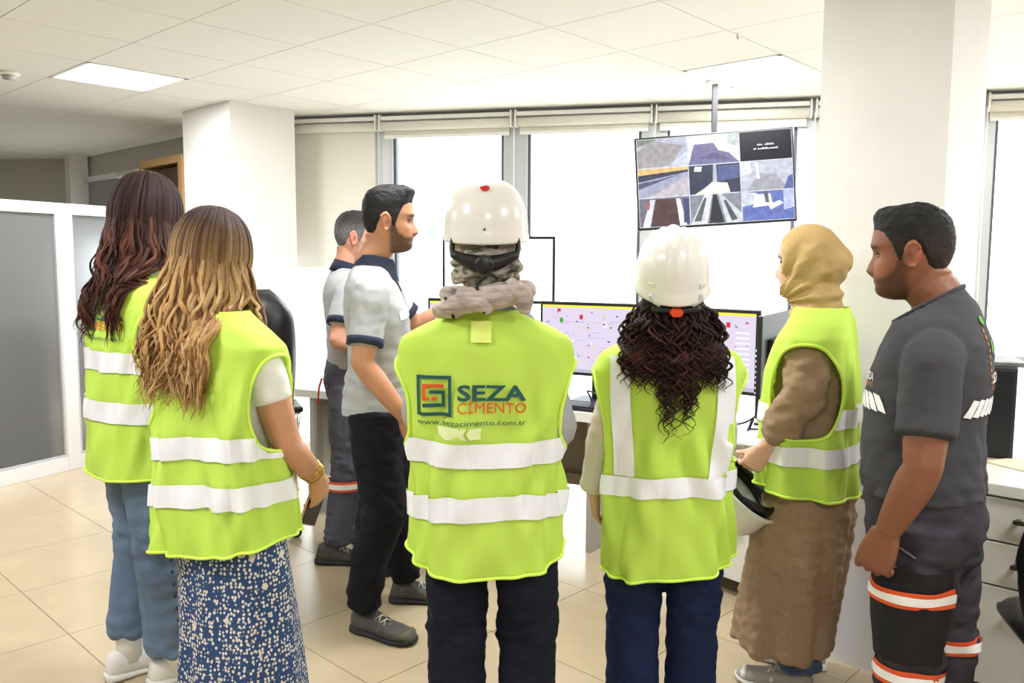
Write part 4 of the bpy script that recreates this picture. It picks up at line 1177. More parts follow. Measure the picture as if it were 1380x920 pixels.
def logo(vest, cx, zt, s):
    """square spiral emblem, two lines of lettering and a web address; s = full width"""
    e = s * .322; x0 = cx - s / 2; hh = 1.15
    def R(a, b, c, d, m):                      # emblem units, x 0..1, y 0..1 of its height
        V, F = quad_grid(x0 + a * e, zt - d * e * hh, x0 + c * e, zt - b * e * hh, 5, 5); vest.patch((V, F), 'emblem', m)
    for q in ((0, 0, 1, .085), (0, .915, 1, 1), (0, .085, .09, .915), (.91, .085, 1, .915)): R(*q, M_GREEN)
    R(.17, .215, .79, .30, M_ORANGE); R(.17, .30, .265, .62, M_ORANGE); R(.265, .54, .38, .62, M_ORANGE); R(.43, .54, .60, .62, M_ORANGE)
    R(.37, .37, .82, .455, M_GREEN); R(.725, .455, .82, .695, M_GREEN); R(.18, .695, .82, .785, M_GREEN)
    def T(txt, x, z, size, bold, width, m):
        V, F = text_mesh(txt, size, bold, 1.0)
        if len(V) == 0: return
        k = width / (V[:, 0].max() - V[:, 0].min()); V[:, 0] = (V[:, 0] - V[:, 0].min()) * k
        vest.patch(([(x + a, z + c) for a, c in V], F), 'lettering', m)
    xt = x0 + e * 1.17; wt = s - e * 1.17
    T('SEZA', xt, zt - e * .685, e * .60, .016 * e, wt, M_GREEN)
    T('CİMENTO', xt, zt - e * 1.04, e * .42, 0, wt, M_ORANGE)
    T('www.sezacimento.com.tr', x0, zt - e * 1.40, e * .22, 0, s, M_GREEN)

# ------------------------------------------------------------------ hard hat
def helmet(parent, H, tilt=0, c=(0, -.008, .062), r=(.112, .138, .150), ridge=0, name='helmet', peak=.03, lip=.055):
    n, nz = 72, 30; V = []; R = np.array(Matrix.Rotation(math.radians(tilt), 3, 'X'))
    th = np.linspace(0, 2 * math.pi, n, endpoint=False)
    prof = [(math.cos(t) ** .72, math.sin(t) ** .95) for t in np.linspace(0, math.pi / 2 - .001, nz - 4)]
    prof = [(1.01, -.17), (1.01 + lip, -.165), (1.015 + lip, -.12), (1.01, -.05)] + prof
    for (q, zz) in prof:
        x = r[0] * q * np.sin(th); y = r[1] * q * np.cos(th)
        z = np.full(n, r[2] * zz)
        if zz < -.05:
            y = y + peak * np.clip(np.cos(th), 0, 1) ** 3
            z = z - .014 * np.cos(th * 1.0 + math.pi) * 1.0 * (np.cos(th) < 0) + 0
        if ridge and zz > .1:
            up = min(1, (zz - .1) * 3)
            k = (np.exp(-(x / .012) ** 4) * .007 + np.exp(-((np.abs(x) - .032) / .007) ** 2) * .004) * up * (q > .05 or True)
            nn = np.stack([x / r[0] ** 2, y / r[1] ** 2, z / r[2] ** 2], 1); nn /= np.linalg.norm(nn, axis=1)[:, None] + 1e-9
            x, y, z = (np.stack([x, y, z], 1) + nn * k[:, None]).T
        V += [(a, b, d) for a, b, d in zip(x, y, z)]
    V = np.array(V) @ R.T + np.array(c)
    o = mesh(name, H.fwd(V) if H else V, [f[::-1] for f in grid_faces(nz, n, False) + [tuple((nz - 1) * n + j for j in range(n))]], M_HELM, parent, True)
    md = o.modifiers.new('t', 'SOLIDIFY'); md.thickness = .003; md.offset = -1
    def put(v): v = np.asarray(v, float) @ R.T + np.array(c); return H.fwd(v) if H else v
    return o, put

# ------------------------------------------------------------------ shoes and trousers
def shoe(parent, pos, ang, upper=M_SHOE, sole=M_RUBBER, L=.285, w=.052, lace=None, pitch=0, accent=None, name='shoe', high=.075):
    ca_, sa_ = math.cos(ang), math.sin(ang)
    def P(v):
        v = np.asarray(v, float); x, y, z = v.T; y2 = y - L * .30
        return np.stack([pos[0] + x * ca_ - y2 * sa_, pos[1] + x * sa_ + y2 * ca_, pos[2] + z], 1)
    def sec(rows, n=20):
        V = []; a = np.linspace(0, 2 * math.pi, n, endpoint=False)
        for y, hw, z0, z1 in rows:
            c, s = np.cos(a), np.sin(a)
            V += list(np.stack([hw * np.sign(c) * np.abs(c) ** .7, np.full(n, y), (z0 + z1) / 2 + (z1 - z0) / 2 * np.sign(s) * np.abs(s) ** .75], 1))
        return np.array(V), grid_faces(len(rows), n)
    o = empty(name); o.parent = parent
    u = [(0, w * .45, .015, .05), (.012 * 1, w * .70, .014, .095), (L * .12, w * .80, .014, high + .03), (L * .26, w * .82, .014, high + .028), (L * .40, w * .86, .014, high + .008),
         (L * .55, w * .94, .014, high - .012), (L * .70, w, .014, .056), (L * .84, w * .92, .014, .050), (L * .94, w * .70, .014, .044), (L * 1.0, w * .35, .016, .032)]
    V, F = sec(u); mesh('upper', P(V), F, upper, o)
    b = [(-.006, w * .5, 0, .03), (.006, w * .80, 0, .034), (L * .15, w * .92, 0, .030), (L * .35, w * .86, 0, .026), (L * .55, w * .98, 0, .024), (L * .72, w * 1.08, .0, .024), (L * .88, w * .98, .002, .026), (L * .97, w * .72, .006, .03), (L * 1.02, w * .34, .012, .03)]
    V, F = sec(b); mesh('sole', P(V), F, sole, o)
    if lace is not None:
        for k in range(4):
            y = L * (.42 + .075 * k); z = high + .010 - .0125 * k - .004 * (k > 1)
            for s in (-1, 1):
                pts = P([(s * .026, y, z - .008), (0, y + .012, z + .003), (-s * .026, y + .02, z - .012)])
                V, F = tube(pts, [.003] * 3, 6); mesh('lace', V, F, lace, o)
    if accent is not None:
        V, F = sec([(L * .86, w * .965, .020, .0525), (L * .90, w * .86, .020, .051), (L * .93, w * .76, .02, .0475)]); mesh('toe_guard', P(V), F, accent, o)
        V, F = sec([(L * .50, w * .955, .028, .060), (L * .54, w * .965, .028, .058)]); mesh('side_stripe', P(V), F, accent, o)
    return o

def wrinkle(seed, amp, lam=.09, an=(1, 1, 1.6), spots=()):
    s1 = Sines(seed, lam, 16, an); s2 = Sines(seed + 9, lam * .45, 16, (.7, .7, 1.8))
    def f(co):
        w = np.ones(len(co)) * .55
        for (z, r) in spots: w += 1.0 * np.exp(-((co[:, 2] - z) / r) ** 2)
        q = s1(co); return amp * w * (np.sign(q) * np.abs(q) ** 1.2 * .7 + .35 * s2(co))
    return f

def trousers(parent, legs, waist, m, name='trousers', voxel=.008, seed=1, amp=.005, spots=((.5, .08), (.12, .06))):
    """legs: list of (points, radii); waist rings"""
    parts = [loft(waist, 40, 2.4)] + [limb(p, r, 24, 40, fl) for p, r, fl in legs]
    return solid(name, parts, voxel, m, parent, 5, None, wrinkle(seed, amp, spots=spots))

def basic_body(Hd, H, female, arms, skin, parent, hands, legs, sh=None, nose=1.0, chin=0.0, ears=True, colf=None, bulk=1.0, voxel=.0042, dec=.35, neck_r=None, lean=0.0):
    k = H / 1.75; f = .90 if female else 1.0
    a = bulk * f
    rings = [(.80 * k, .13 * a, .09 * a, .09 * a, 0, 0), (.90 * k, .155 * a, .10 * a, .11 * a, 0, 0), (1.06 * k, .125 * a, .09 * a, .09 * a, 0, 0), (1.25 * k, .145 * a, .105 * a, .10 * a, 0, 0),
             (1.36 * k, .15 * a, .09 * a, .095 * a, 0, -.005), (1.42 * k, .115 * a, .06 * a, .07 * a, 0, -.01), (1.47 * k, .06 * a, .05, .05, 0, -.012)]
    if lean: rings = [(z, x, b1, b2, cx, cy + lean * (z - .9 * k)) for z, x, b1, b2, cx, cy in rings]
    parts = [loft(rings, 32, 2.3)]
    parts += Hd.parts(nose, chin, ears, neck_r or (.048 if female else .058) * Hd.k, base=(0, -.012 + lean * .5, 1.47 * k))
    for P, R in arms: parts.append(limb(P, R, 18, 34))
    for h in hands: parts += h
    for P in legs: parts.append(limb(P, [.065, .05, .036, .034], 14, 22))
    return solid('body', parts, voxel, M_SKIN, parent, 4, dec, None, colf or skin_col(skin, Hd))
# ================================================================== the eight people
def person(px, y, rz, label):
    X = ray(px, 351)[0] / ray(px, 351)[1] * y
    e = empty('person', (X, y, 0), math.radians(rz)); tag(e, label, 'person'); return e
def loc_of(e):
    """photo position at a given distance -> the person's own frame"""
    a = -e.rotation_euler[2]; ox, oy = e.location[0], e.location[1]
    def f(px, py, y, z=None):
        p = at(px, py, y); x_, y_ = rot2((p[0] - ox, p[1] - oy), a); return np.array((x_, y_, p[2]))
    return f
def fake_legs(k, w=.085):
    return [[(s * w, 0, .86 * k), (s * w, .0, .70 * k), (s * w, .0, .52 * k), (s * w, -.0, .30 * k)] for s in (-1, 1)]
ARM = [.056, .050, .043, .040, .042, .034, .027]
def arm(S, E, Wp, k=1.0, r=ARM):
    S, E, Wp = map(np.asarray, (S, E, Wp))
    return [S, S * .5 + E * .5, S * .12 + E * .88, E, E * .72 + Wp * .28, E * .25 + Wp * .75, Wp], [q * k for q in r]

# ------------------------------------------------------------------ G: bearded man pointing at the monitors
def man_pointing():
    e = person(505, 3.32, -84, 'bearded man in grey polo with navy collar pointing at the monitors')
    L = loc_of(e); k = 1.78 / 1.75
    Hd = Head((0, .06, 1.78 - .125), yaw=-2, pitch=-2, k=1.05)
    SR, SL = np.array((.178, -.005, 1.375)), np.array((-.178, .0, 1.375))
    ER, WR = np.array((.245, -.035, 1.115)), np.array((.235, .12, .905))
    EL, WL = np.array((-.23, .16, 1.215)), np.array((-.22, .37, 1.325))
    hr = hand(WR, (0.0, .42, -.9), (-.85, .25, .1), (0, .8, .4), (18, 22, 14), 1.2, (.7, .6, .25), 10, 1.02)
    hl = hand(WL, (.1, .95, .25), (.1, .1, -1), (1, 0, 0), (10, 12, 8), 1.0)
    a1, a2 = arm(SR, ER, WR, 1.03), arm(SL, EL, WL, 1.03)
    basic_body(Hd, 1.78, False, [a1, a2], (206, 154, 124), e, [hr, hl], fake_legs(k), nose=1.1,
               colf=skin_col((188, 134, 104), Hd, ((48, 38, 34), .84), (176, 104, 92), (38, 30, 28)))
    eyes(Hd, e)
    hc = lambda P, m: np.tile(np.array(srgb(20, 18, 19)[:3]), (len(P), 1)) * (1 + .5 * np.clip((.05 - P[:, 2]) / .06, 0, 1))[:, None]
    short_hair('hair', Hd, M_HAIRB, e, top=.018, side=.004, seed=3, front=.072, back=-.062, quiff=.014, colf=hc)
    # polo shirt
    rings = [(.885, .182, .132, .142, 0, .0), (.98, .175, .130, .134, 0, .005), (1.10, .165, .13, .12, 0, .01), (1.25, .185, .135, .125, 0, .005), (1.36, .195, .115, .12, 0, -.005),
             (1.43, .165, .085, .095, 0, -.012), (1.475, .09, .066, .07, 0, -.01), (1.50, .066, .062, .06, 0, -.005)]
    sl = []
    for S, E, kk in ((SR, ER, 1), (SL, EL, 1)):
        S = np.asarray(S); E = np.asarray(E); q = S + (E - S) * .74
        sl.append(limb([S * np.array((.6, 1, 1)) + np.array((0, 0, .0)), S, S + (E - S) * .4, q], [.066, .068, .066, .066], 22, 22))
    sh = solid('polo_shirt', [loft(rings, 48, 2.3)] + sl, .006, M_POLO, e, 5, None, wrinkle(21, .0042, .10, (1, 1, 1.4), ((1.02, .1),)))
    for S, E in ((SR, ER), (SL, EL)):
        q = S + (E - S) * .74; d = unit(E - S)
        V, F = tube([q - d * .026, q - d * .012, q + d * .003, q + d * .005], [.0705, .0705, .0705, .06], 28, True); mesh('cuff', V, F, M_NAVYTRIM, sh)
    # collar
    n = 40; V = []
    for zz, rr, dy in ((1.455, .092, .002), (1.475, .085, .004), (1.515, .070, .006), (1.522, .068, .006), (1.512, .066, .006), (1.47, .066, .002)):
        for t in np.linspace(0.16, 2 * math.pi - .16, n): V.append((rr * math.sin(t) * 1.02, -.006 + dy + rr * math.cos(t) * (1.0 + .10 * (math.cos(t) > 0)), zz - .020 * max(0, math.cos(t)) - (.02 if rr > .08 else 0) * max(0, math.cos(t))))
    F = [(i * n + j, i * n + j + 1, (i + 1) * n + j + 1, (i + 1) * n + j) for i in range(5) for j in range(n - 1)]
    mesh('collar', V, F, M_NAVYTRIM, sh)
    bv = BVHTree.FromPolygons([v.co.copy() for v in sh.data.vertices], [tuple(p.vertices) for p in sh.data.polygons])
    V = []; n = 14
    for x in (-.019, -.006, .006, .019):
        for j in range(n):
            z = 1.475 - .15 * j / (n - 1); h = bv.ray_cast(Vector((x, 1, z)), Vector((0, -1, 0)))[0]; V.append((x, (h.y if h else .08) + .004, z))
    mesh('placket', V, [(i * n + j, i * n + j + 1, (i + 1) * n + j + 1, (i + 1) * n + j) for i in range(3) for j in range(n - 1)], M_NAVYTRIM, sh)
    for s in (-1, 1):
        V = []; n = 16
        for q in (-.5, .5):
            for j in range(n):
                x = s * (.035 + .105 * j / (n - 1)); z = 1.305 + q * .034 - .02 * (j / (n - 1))
                h = bv.ray_cast(Vector((x, 1, z)), Vector((0, -1, 0)))[0]; V.append((x, (h.y if h else .1) + .004, z))
        mesh('reflective_strip', V, [(j, j + 1, n + j + 1, n + j) for j in range(n - 1)], M_REFLW, sh)
    # trousers and work shoes
    fr = L(508, 835, 3.20); fl = L(560, 800, 3.52)
    hr_, hl_ = (.095, 0, .90), (-.095, .0, .90)
    aR = (fr[0], fr[1] - .05, .12); aL = (fl[0], fl[1] - .04, .12)
    kR = (.12, .035, .50); kL = (-.11, .09, .50)
    trousers(e, [([hr_, (.105, .01, .70), kR, ((aR[0] + kR[0]) / 2, (aR[1] + kR[1]) / 2 - .02, .30), aR], [.108, .098, .082, .076, .070], None),
                 ([hl_, (-.1, .04, .70), kL, ((aL[0] + kL[0]) / 2, (aL[1] + kL[1]) / 2 - .02, .30), aL], [.108, .096, .082, .074, .068], None)],
             [(.84, .15, .10, .11), (.92, .158, .106, .116), (1.0, .15, .10, .105), (1.05, .14, .095, .10)], M_BLKT, seed=31, amp=.006)
    pa = M_ACC
    shoe(e, (fr[0], fr[1] - .02, 0), math.radians(-34), M_SHOE, M_RUBBER, .295, .056, M_LACE, accent=pa, name='work_shoe')
    shoe(e, (fl[0], fl[1] - .02, 0), math.radians(-6), M_SHOE, M_RUBBER, .30, .054, M_LACE, accent=pa, name='work_shoe')
M_LACE = mat('shoe_lace', (206, 204, 190), .7)
M_ACC = mat('shoe_accent', (98, 94, 66), .6)

# ------------------------------------------------------------------ H: man half hidden behind him
def man_behind():
    e = person(468, 4.12, -76, 'man with short greying hair in grey polo standing behind the bearded man')
    k = 1.72 / 1.75
    Hd = Head((0, .04, 1.735 - .122), yaw=-6, pitch=-4, k=1.0)
    SR, SL = np.array((.175, -.005, 1.345)), np.array((-.175, 0, 1.345))
    ER, WR = np.array((.255, -.06, 1.12)), np.array((.16, .15, 1.06))
    EL, WL = np.array((-.25, .0, 1.10)), np.array((-.12, .20, 1.06))
    hr = hand(WR, (-.7, .7, 0), (-.3, -.5, -.6), (0, .3, 1), (30, 30, 20)); hl = hand(WL, (.8, .5, 0), (.3, -.6, 0), (0, 0, 1), (30, 30, 20))
    basic_body(Hd, 1.72, False, [arm(SR, ER, WR), arm(SL, EL, WL)], (206, 150, 124), e, [hr, hl], fake_legs(k),
               colf=skin_col((208, 150, 126), Hd, ((110, 96, 90), .5), (176, 104, 92), (60, 52, 50)))
    eyes(Hd, e)
    def hc(P, m):
        g = np.clip((.075 - P[:, 2]) / .05, 0, 1) * .85
        n = .5 + .5 * np.clip(Sines(8, .012, 10)(P), -1, 1)
        c = np.array(srgb(44, 42, 42)[:3]); d = np.array(srgb(128, 126, 126)[:3]); w = (g * (.4 + .6 * n))[:, None]
        return c * (1 - w) + d * w
    short_hair('hair', Hd, M_HAIRB, e, top=.014, side=.006, seed=12, front=.078, back=-.055, colf=hc)
    rings = [(.88, .165, .12, .125, 0, .0), (.98, .17, .14, .12, 0, .01), (1.10, .17, .145, .12, 0, .015), (1.25, .185, .13, .125, 0, .005), (1.34, .192, .112, .118, 0, -.005),
             (1.40, .160, .085, .095, 0, -.012), (1.445, .09, .066, .07, 0, -.01), (1.475, .064, .06, .058, 0, -.005)]
    sl = []
    for S, E in ((SR, ER), (SL, EL)):
        q = S + (E - S) * .66; sl.append(limb([S * np.array((.6, 1, 1)), S, S + (E - S) * .4, q], [.066, .068, .067, .068], 22, 22))
    sh = solid('polo_shirt', [loft(rings, 44, 2.3)] + sl, .007, M_POLO, e, 5, None, wrinkle(44, .004, .10))
    for S, E in ((SR, ER), (SL, EL)):
        q = S + (E - S) * .66; d = unit(E - S)
        V, F = tube([q - d * .024, q + d * .003, q + d * .005], [.073, .073, .062], 26, True); mesh('cuff', V, F, M_NAVYTRIM, sh)
    V, F = tube([(0, -.008, 1.44), (0, -.004, 1.47), (0, .002, 1.49)], [.085, .072, .066], 28, True); mesh('collar', V, F, M_NAVYTRIM, sh)
    mt = mat('slate_work_trouser', (88, 88, 102), .85, noise=.1, nscale=30, bump=.12, bscale=300, spec=.2)
    L = loc_of(e); f1 = L(456, 762, 3.98); f2 = L(503, 735, 4.28)
    aR = (f1[0], f1[1], .11); aL = (f2[0], f2[1] - .03, .11)
    tr = trousers(e, [([(.09, 0, .88), (.10, -.01, .68), (.105, -.02, .48), aR], [.105, .098, .082, .07], None), ([(-.09, 0, .88), (-.1, .02, .68), (-.105, .04, .48), aL], [.105, .095, .08, .07], None)],
             [(.82, .15, .10, .115), (.90, .17, .12, .125), (.98, .165, .12, .115), (1.02, .15, .10, .105)], mt, seed=51, amp=.006)
    for (c, col, h, r) in ((.40, M_ORF, .05, .092), (.40, M_REFLW, .026, .095)):
        p = np.array(aR) * (.48 - c) / .37 + np.array((.105, -.02, .48)) * (1 - (.48 - c) / .37)
        V, F = tube([p + np.array((0, 0, -h / 2)), p + np.array((0, 0, h / 2))], [r, r], 24, False); mesh('reflective_band', V, F, col, tr)
    V, F = tube(catmull([(.13, -.135, .93), (.135, -.15, .88), (.125, -.155, .80)], 10), np.linspace(.018, .010, 10), 8, True, (1, .35)); mesh('red_cloth', V, F, mat('red_cloth', (196, 44, 36), .8), tr)
    shoe(e, (f1[0], f1[1] - .02, 0), math.radians(-14), M_SHOE, M_RUBBER, .29, .052, M_LACE, name='work_shoe')
    shoe(e, (f2[0], f2[1] - .02, 0), math.radians(-4), M_SHOE, M_RUBBER, .29, .052, M_LACE, name='work_shoe')

# ------------------------------------------------------------------ C: woman in the middle, camouflage scarf and helmet
def camo_mat():
    m = bpy.data.materials.new('camouflage_scarf'); m.use_nodes = True; nt = m.node_tree; N = nt.nodes; Lk = nt.links; p = N['Principled BSDF']
    p.inputs['Roughness'].default_value = .85
    tc = N.new('ShaderNodeTexCoord'); mp = N.new('ShaderNodeMapping'); mp.inputs['Scale'].default_value = (1, 1, 2.0); mp.inputs['Rotation'].default_value = (.4, .5, .3)
    nz = N.new('ShaderNodeTexNoise'); nz.inputs['Scale'].default_value = 16; nz.inputs['Detail'].default_value = 3; nz.inputs['Distortion'].default_value = 1.4
    cr = N.new('ShaderNodeValToRGB'); cr.color_ramp.interpolation = 'CONSTANT'
    cs = [(0, (62, 58, 52)), (.36, (112, 112, 92)), (.46, (176, 164, 152)), (.56, (150, 150, 132)), (.64, (196, 184, 176)), (.72, (84, 76, 66))]
    while len(cr.color_ramp.elements) < len(cs): cr.color_ramp.elements.new(.5)
    for el, (q, c) in zip(cr.color_ramp.elements, cs): el.position = q; el.color = srgb(*c)
    Lk.new(tc.outputs['Object'], mp.inputs['Vector']); Lk.new(mp.outputs[0], nz.inputs['Vector']); Lk.new(nz.outputs['Fac'], cr.inputs[0]); Lk.new(cr.outputs[0], p.inputs['Base Color'])
    return m
M_CAMO = camo_mat()
def woman_camo():
    e = person(655, 2.22, 0, 'woman in yellow safety vest with white helmet over a camouflage headscarf')
    H = 1.645; k = H / 1.75
    Hd = Head((0, .02, H - .115), pitch=-2, k=.96)
    SR, SL = np.array((.142, -.005, 1.245)), np.array((-.142, 0, 1.245))
    ER, WR = np.array((.190, -.02, 1.04)), np.array((.02, .19, 1.07))
    EL, WL = np.array((-.175, .05, 1.06)), np.array((.13, .16, 1.08))
    hr = hand(WR, (-.9, .2, .1), (0, -1, 0), (0, 0, 1), (15, 20, 10), s=.9)
    hl = hand(WL, (.85, -.35, .02), (-.3, -.9, 0), (0, 0, 1), (18, 26, 20), s=.9)
    basic_body(Hd, H, True, [arm(SR, ER, WR, .85), arm(SL, EL, WL, .85)], (224, 176, 150), e, [hr, hl], fake_legs(k, .08), ears=False)
    eyes(Hd, e)
    sl = []
    for S, E, Wp in ((SR, ER, WR), (SL, EL, WL)):
        sl.append(limb([S * np.array((.5, 1, 1)), S, S * .5 + E * .5, E, E * .45 + Wp * .55, E * .12 + Wp * .88], [.056, .058, .055, .054, .05, .042], 20, 30))
    solid('knit_top', [loft([(.86, .15, .10, .115), (1.0, .14, .10, .10), (1.16, .155, .115, .10), (1.28, .165, .095, .10), (1.345, .135, .07, .08), (1.38, .07, .05, .055)], 36, 2.3)] + sl, .007, M_GREYC, e, 5, None, wrinkle(61, .004, .09))
    rings = [(.60, .208, .15, .140, 0), (.70, .212, .15, .140, 0), (.85, .200, .15, .134, 0), (.97, .196, .145, .128, 0), (1.08, .222, .14, .124, 0), (1.18, .238, .13, .122, 0),
             (1.272, .234, .115, .118, -.005), (1.300, .222, .10, .112, -.007), (1.330, .165, .082, .10, -.010), (1.352, .115, .075, .09, -.011), (1.372, .085, .07, .078, -.012)]
    hem = lambda th: .672 + .055 * np.abs(np.sin(th)) ** 3 + .0 * np.cos(th)
    v = Vest(rings, hem, .011, 2, 2.8, (1.115, .125, 33)); v.build(e)
    v.band(lambda t: 1.0 + 0 * t + .004 * np.cos(3 * t), .064); v.band(lambda t: .855 + 0 * t + .004 * np.cos(2 * t + 1), .064)
    logo(v, -.034, 1.206, .285)
    v.patch(quad_grid(-.035, 1.292, .018, 1.346, 3, 3), 'neck_label', mat('label_pale', (232, 252, 130), .7))
    # faded printed arrow below the lettering
    L = loc_of(e); M_FP = mat('faded_arrow_print', (236, 252, 190), .6)
    for pts in ([(589, 575), (610, 576), (629, 577), (624, 585), (629, 593), (600, 593), (590, 586)], [(633, 577), (649, 577), (647, 585), (648, 592), (633, 593), (628, 585)]):
        q = [L(a_, b_, 2.09) for a_, b_ in pts]; c_ = sum(q) / len(q)
        v.patch(([(c_[0], c_[2])] + [(p[0], p[2]) for p in q], [(0, i + 1, (i + 1) % len(q) + 1) for i in range(len(q))]), 'arrow_print', M_FP, .004)
    # trousers
    trousers(e, [([(.098, 0, .84), (.115, .0, .62), (.118, .01, .40), (.115, -.01, .10)], [.094, .088, .082, .078], None), ([(-.08, 0, .84), (-.08, .0, .62), (-.082, .01, .40), (-.08, -.01, .10)], [.094, .088, .082, .078], None)],
             [(.74, .16, .11, .10), (.84, .172, .12, .108), (.94, .16, .115, .105), (1.0, .14, .1, .1)], M_NAVY, seed=71, amp=.005)
    for s in (-1, 1): shoe(e, (.018 + s * .098, .0, 0), -s * .12, M_BLACK, M_RUBBER, .26, .047, name='shoe')
    # headscarf: cap at the nape, wound roll at the neck
    parts = [(Hd.fwd(ellipsoid((0, -.022, -.005), (.094, .108, .105), 20, 30)[0]), ellipsoid((0, 0, 0), (1, 1, 1), 20, 30)[1]),
             (Hd.fwd(ellipsoid((0, -.062, -.058), (.098, .062, .058), 16, 26)[0]), ellipsoid((0, 0, 0), (1, 1, 1), 16, 26)[1])]
    sn = Sines(15, .05, 14, (.5, .5, 2))
    fold = lambda co: .0065 * np.sin(co[:, 2] * 150 + 40 * np.abs(co[:, 0]) ** 1.0 + 1.2 * sn(co)) * np.exp(-((co[:, 1] + .05) / .09) ** 2) + .003 * sn(co)
    sc = solid('headscarf', parts, .005, M_CAMO, e, 4, None, fold, cut=lambda co: (Hd.inv(co)[:, 1] > .058) & (np.abs(Hd.inv(co)[:, 0]) < .065))
    zc = 1.405
    def roll(name, P, R):
        V, F = limb(P, R, 18, 34, (1, .8)); V = np.array(V); s_ = Sines(5, .035, 12)
        V = V + (V - np.mean(V, 0)) * 0 + np.stack([0 * V[:, 0], .002 * s_(V), .002 * s_(V[:, [1, 2, 0]])], 1); mesh(name, V, F, M_CAMO2, sc)
    roll('scarf_roll', [(-.115, -.075, zc - .035), (-.075, -.118, zc - .022), (-.02, -.128, zc - .004), (.045, -.122, zc + .008), (.09, -.095, zc + .016), (.10, -.03, zc + .01), (.06, .06, zc), (-.06, .06, zc), (-.1, -.02, zc)],
         [.028, .034, .036, .040, .034, .034, .03, .03, .03])
    roll('scarf_end', [(.055, -.135, zc + .030), (.095, -.120, zc + .002), (.105, -.112, zc - .035)], [.030, .030, .014])
    roll('scarf_end', [(-.06, -.13, zc + .012), (-.02, -.15, zc - .005), (.015, -.142, zc - .03)], [.026, .034, .014])
    for P in ([(-.10, -.118, zc + .0), (-.085, -.142, zc - .022), (-.078, -.13, zc - .05)], [(-.018, -.155, zc + .03), (-.012, -.170, zc + .0), (.0, -.158, zc - .035)], [(.035, -.150, zc + .05), (.012, -.152, zc + .06), (-.02, -.14, zc + .035)]):
        V, F = tube(catmull(P, 12), [.0045] * 12, 6); mesh('scarf_stripe', V, F, mat('scarf_black', (30, 28, 28), .8), sc)
    # helmet, harness with ratchet knob
    ho, put = helmet(e, Hd, 3, c=(0, -.012, .052), r=(.117, .140, .144), name='helmet', lip=.012)
    V, F = ellipsoid((0, 0, 0), (.013, .004, .010), 10, 16); V = np.array(V)
    ph = math.radians(54); nb_ = np.array((0, -math.cos(ph), math.sin(ph)))
    Rb = np.array(Matrix.Rotation(math.radians(-38), 3, 'X')); mesh('badge', put(V @ Rb.T + np.array((0, -.108, .112))), F, mat('badge_red', (206, 30, 26), .35), ho)
    V, F = ellipsoid((0, -.141, .002), (.0032, .003, .0032), 8, 10); mesh('rivet', put(V), F, M_BLACK, ho)
    ys = lambda x: -.126 + .9 * x * x
    pts = [(x, ys(x) + .002, -.088 + 1.2 * x * x * 3) for x in np.linspace(-.085, .085, 21)]
    V, F = tube(put(pts), [.011 + .011 * math.cos(u * math.pi / 2) for u in np.linspace(-1, 1, 21)], 10, True, (1, 1)); 
    V = np.array(V); mesh('harness_band', V, F, M_BLACK, ho)
    for s in (-1, 1):
        V, F = tube(put(catmull([(s * .086, -.086, -.018), (s * .089, -.098, -.045), (s * .084, -.114, -.070)], 8)), [.007] * 8, 8, True); mesh('harness_strap', V, F, M_BLACK, ho)
    V, F = tube(put([(0, -.138, -.090), (0, -.156, -.091), (0, -.160, -.091)]), [.025, .024, .018], 24, True, None, None, False); mesh('ratchet_knob', V, F, mat('knob_black', (30, 30, 34), .4), ho)
    return e
M_CAMO2 = mat('scarf_pale', (186, 172, 166), .85, noise=.38, nscale=34, bump=.7, bscale=40, stretch=(.6, 1, 2))

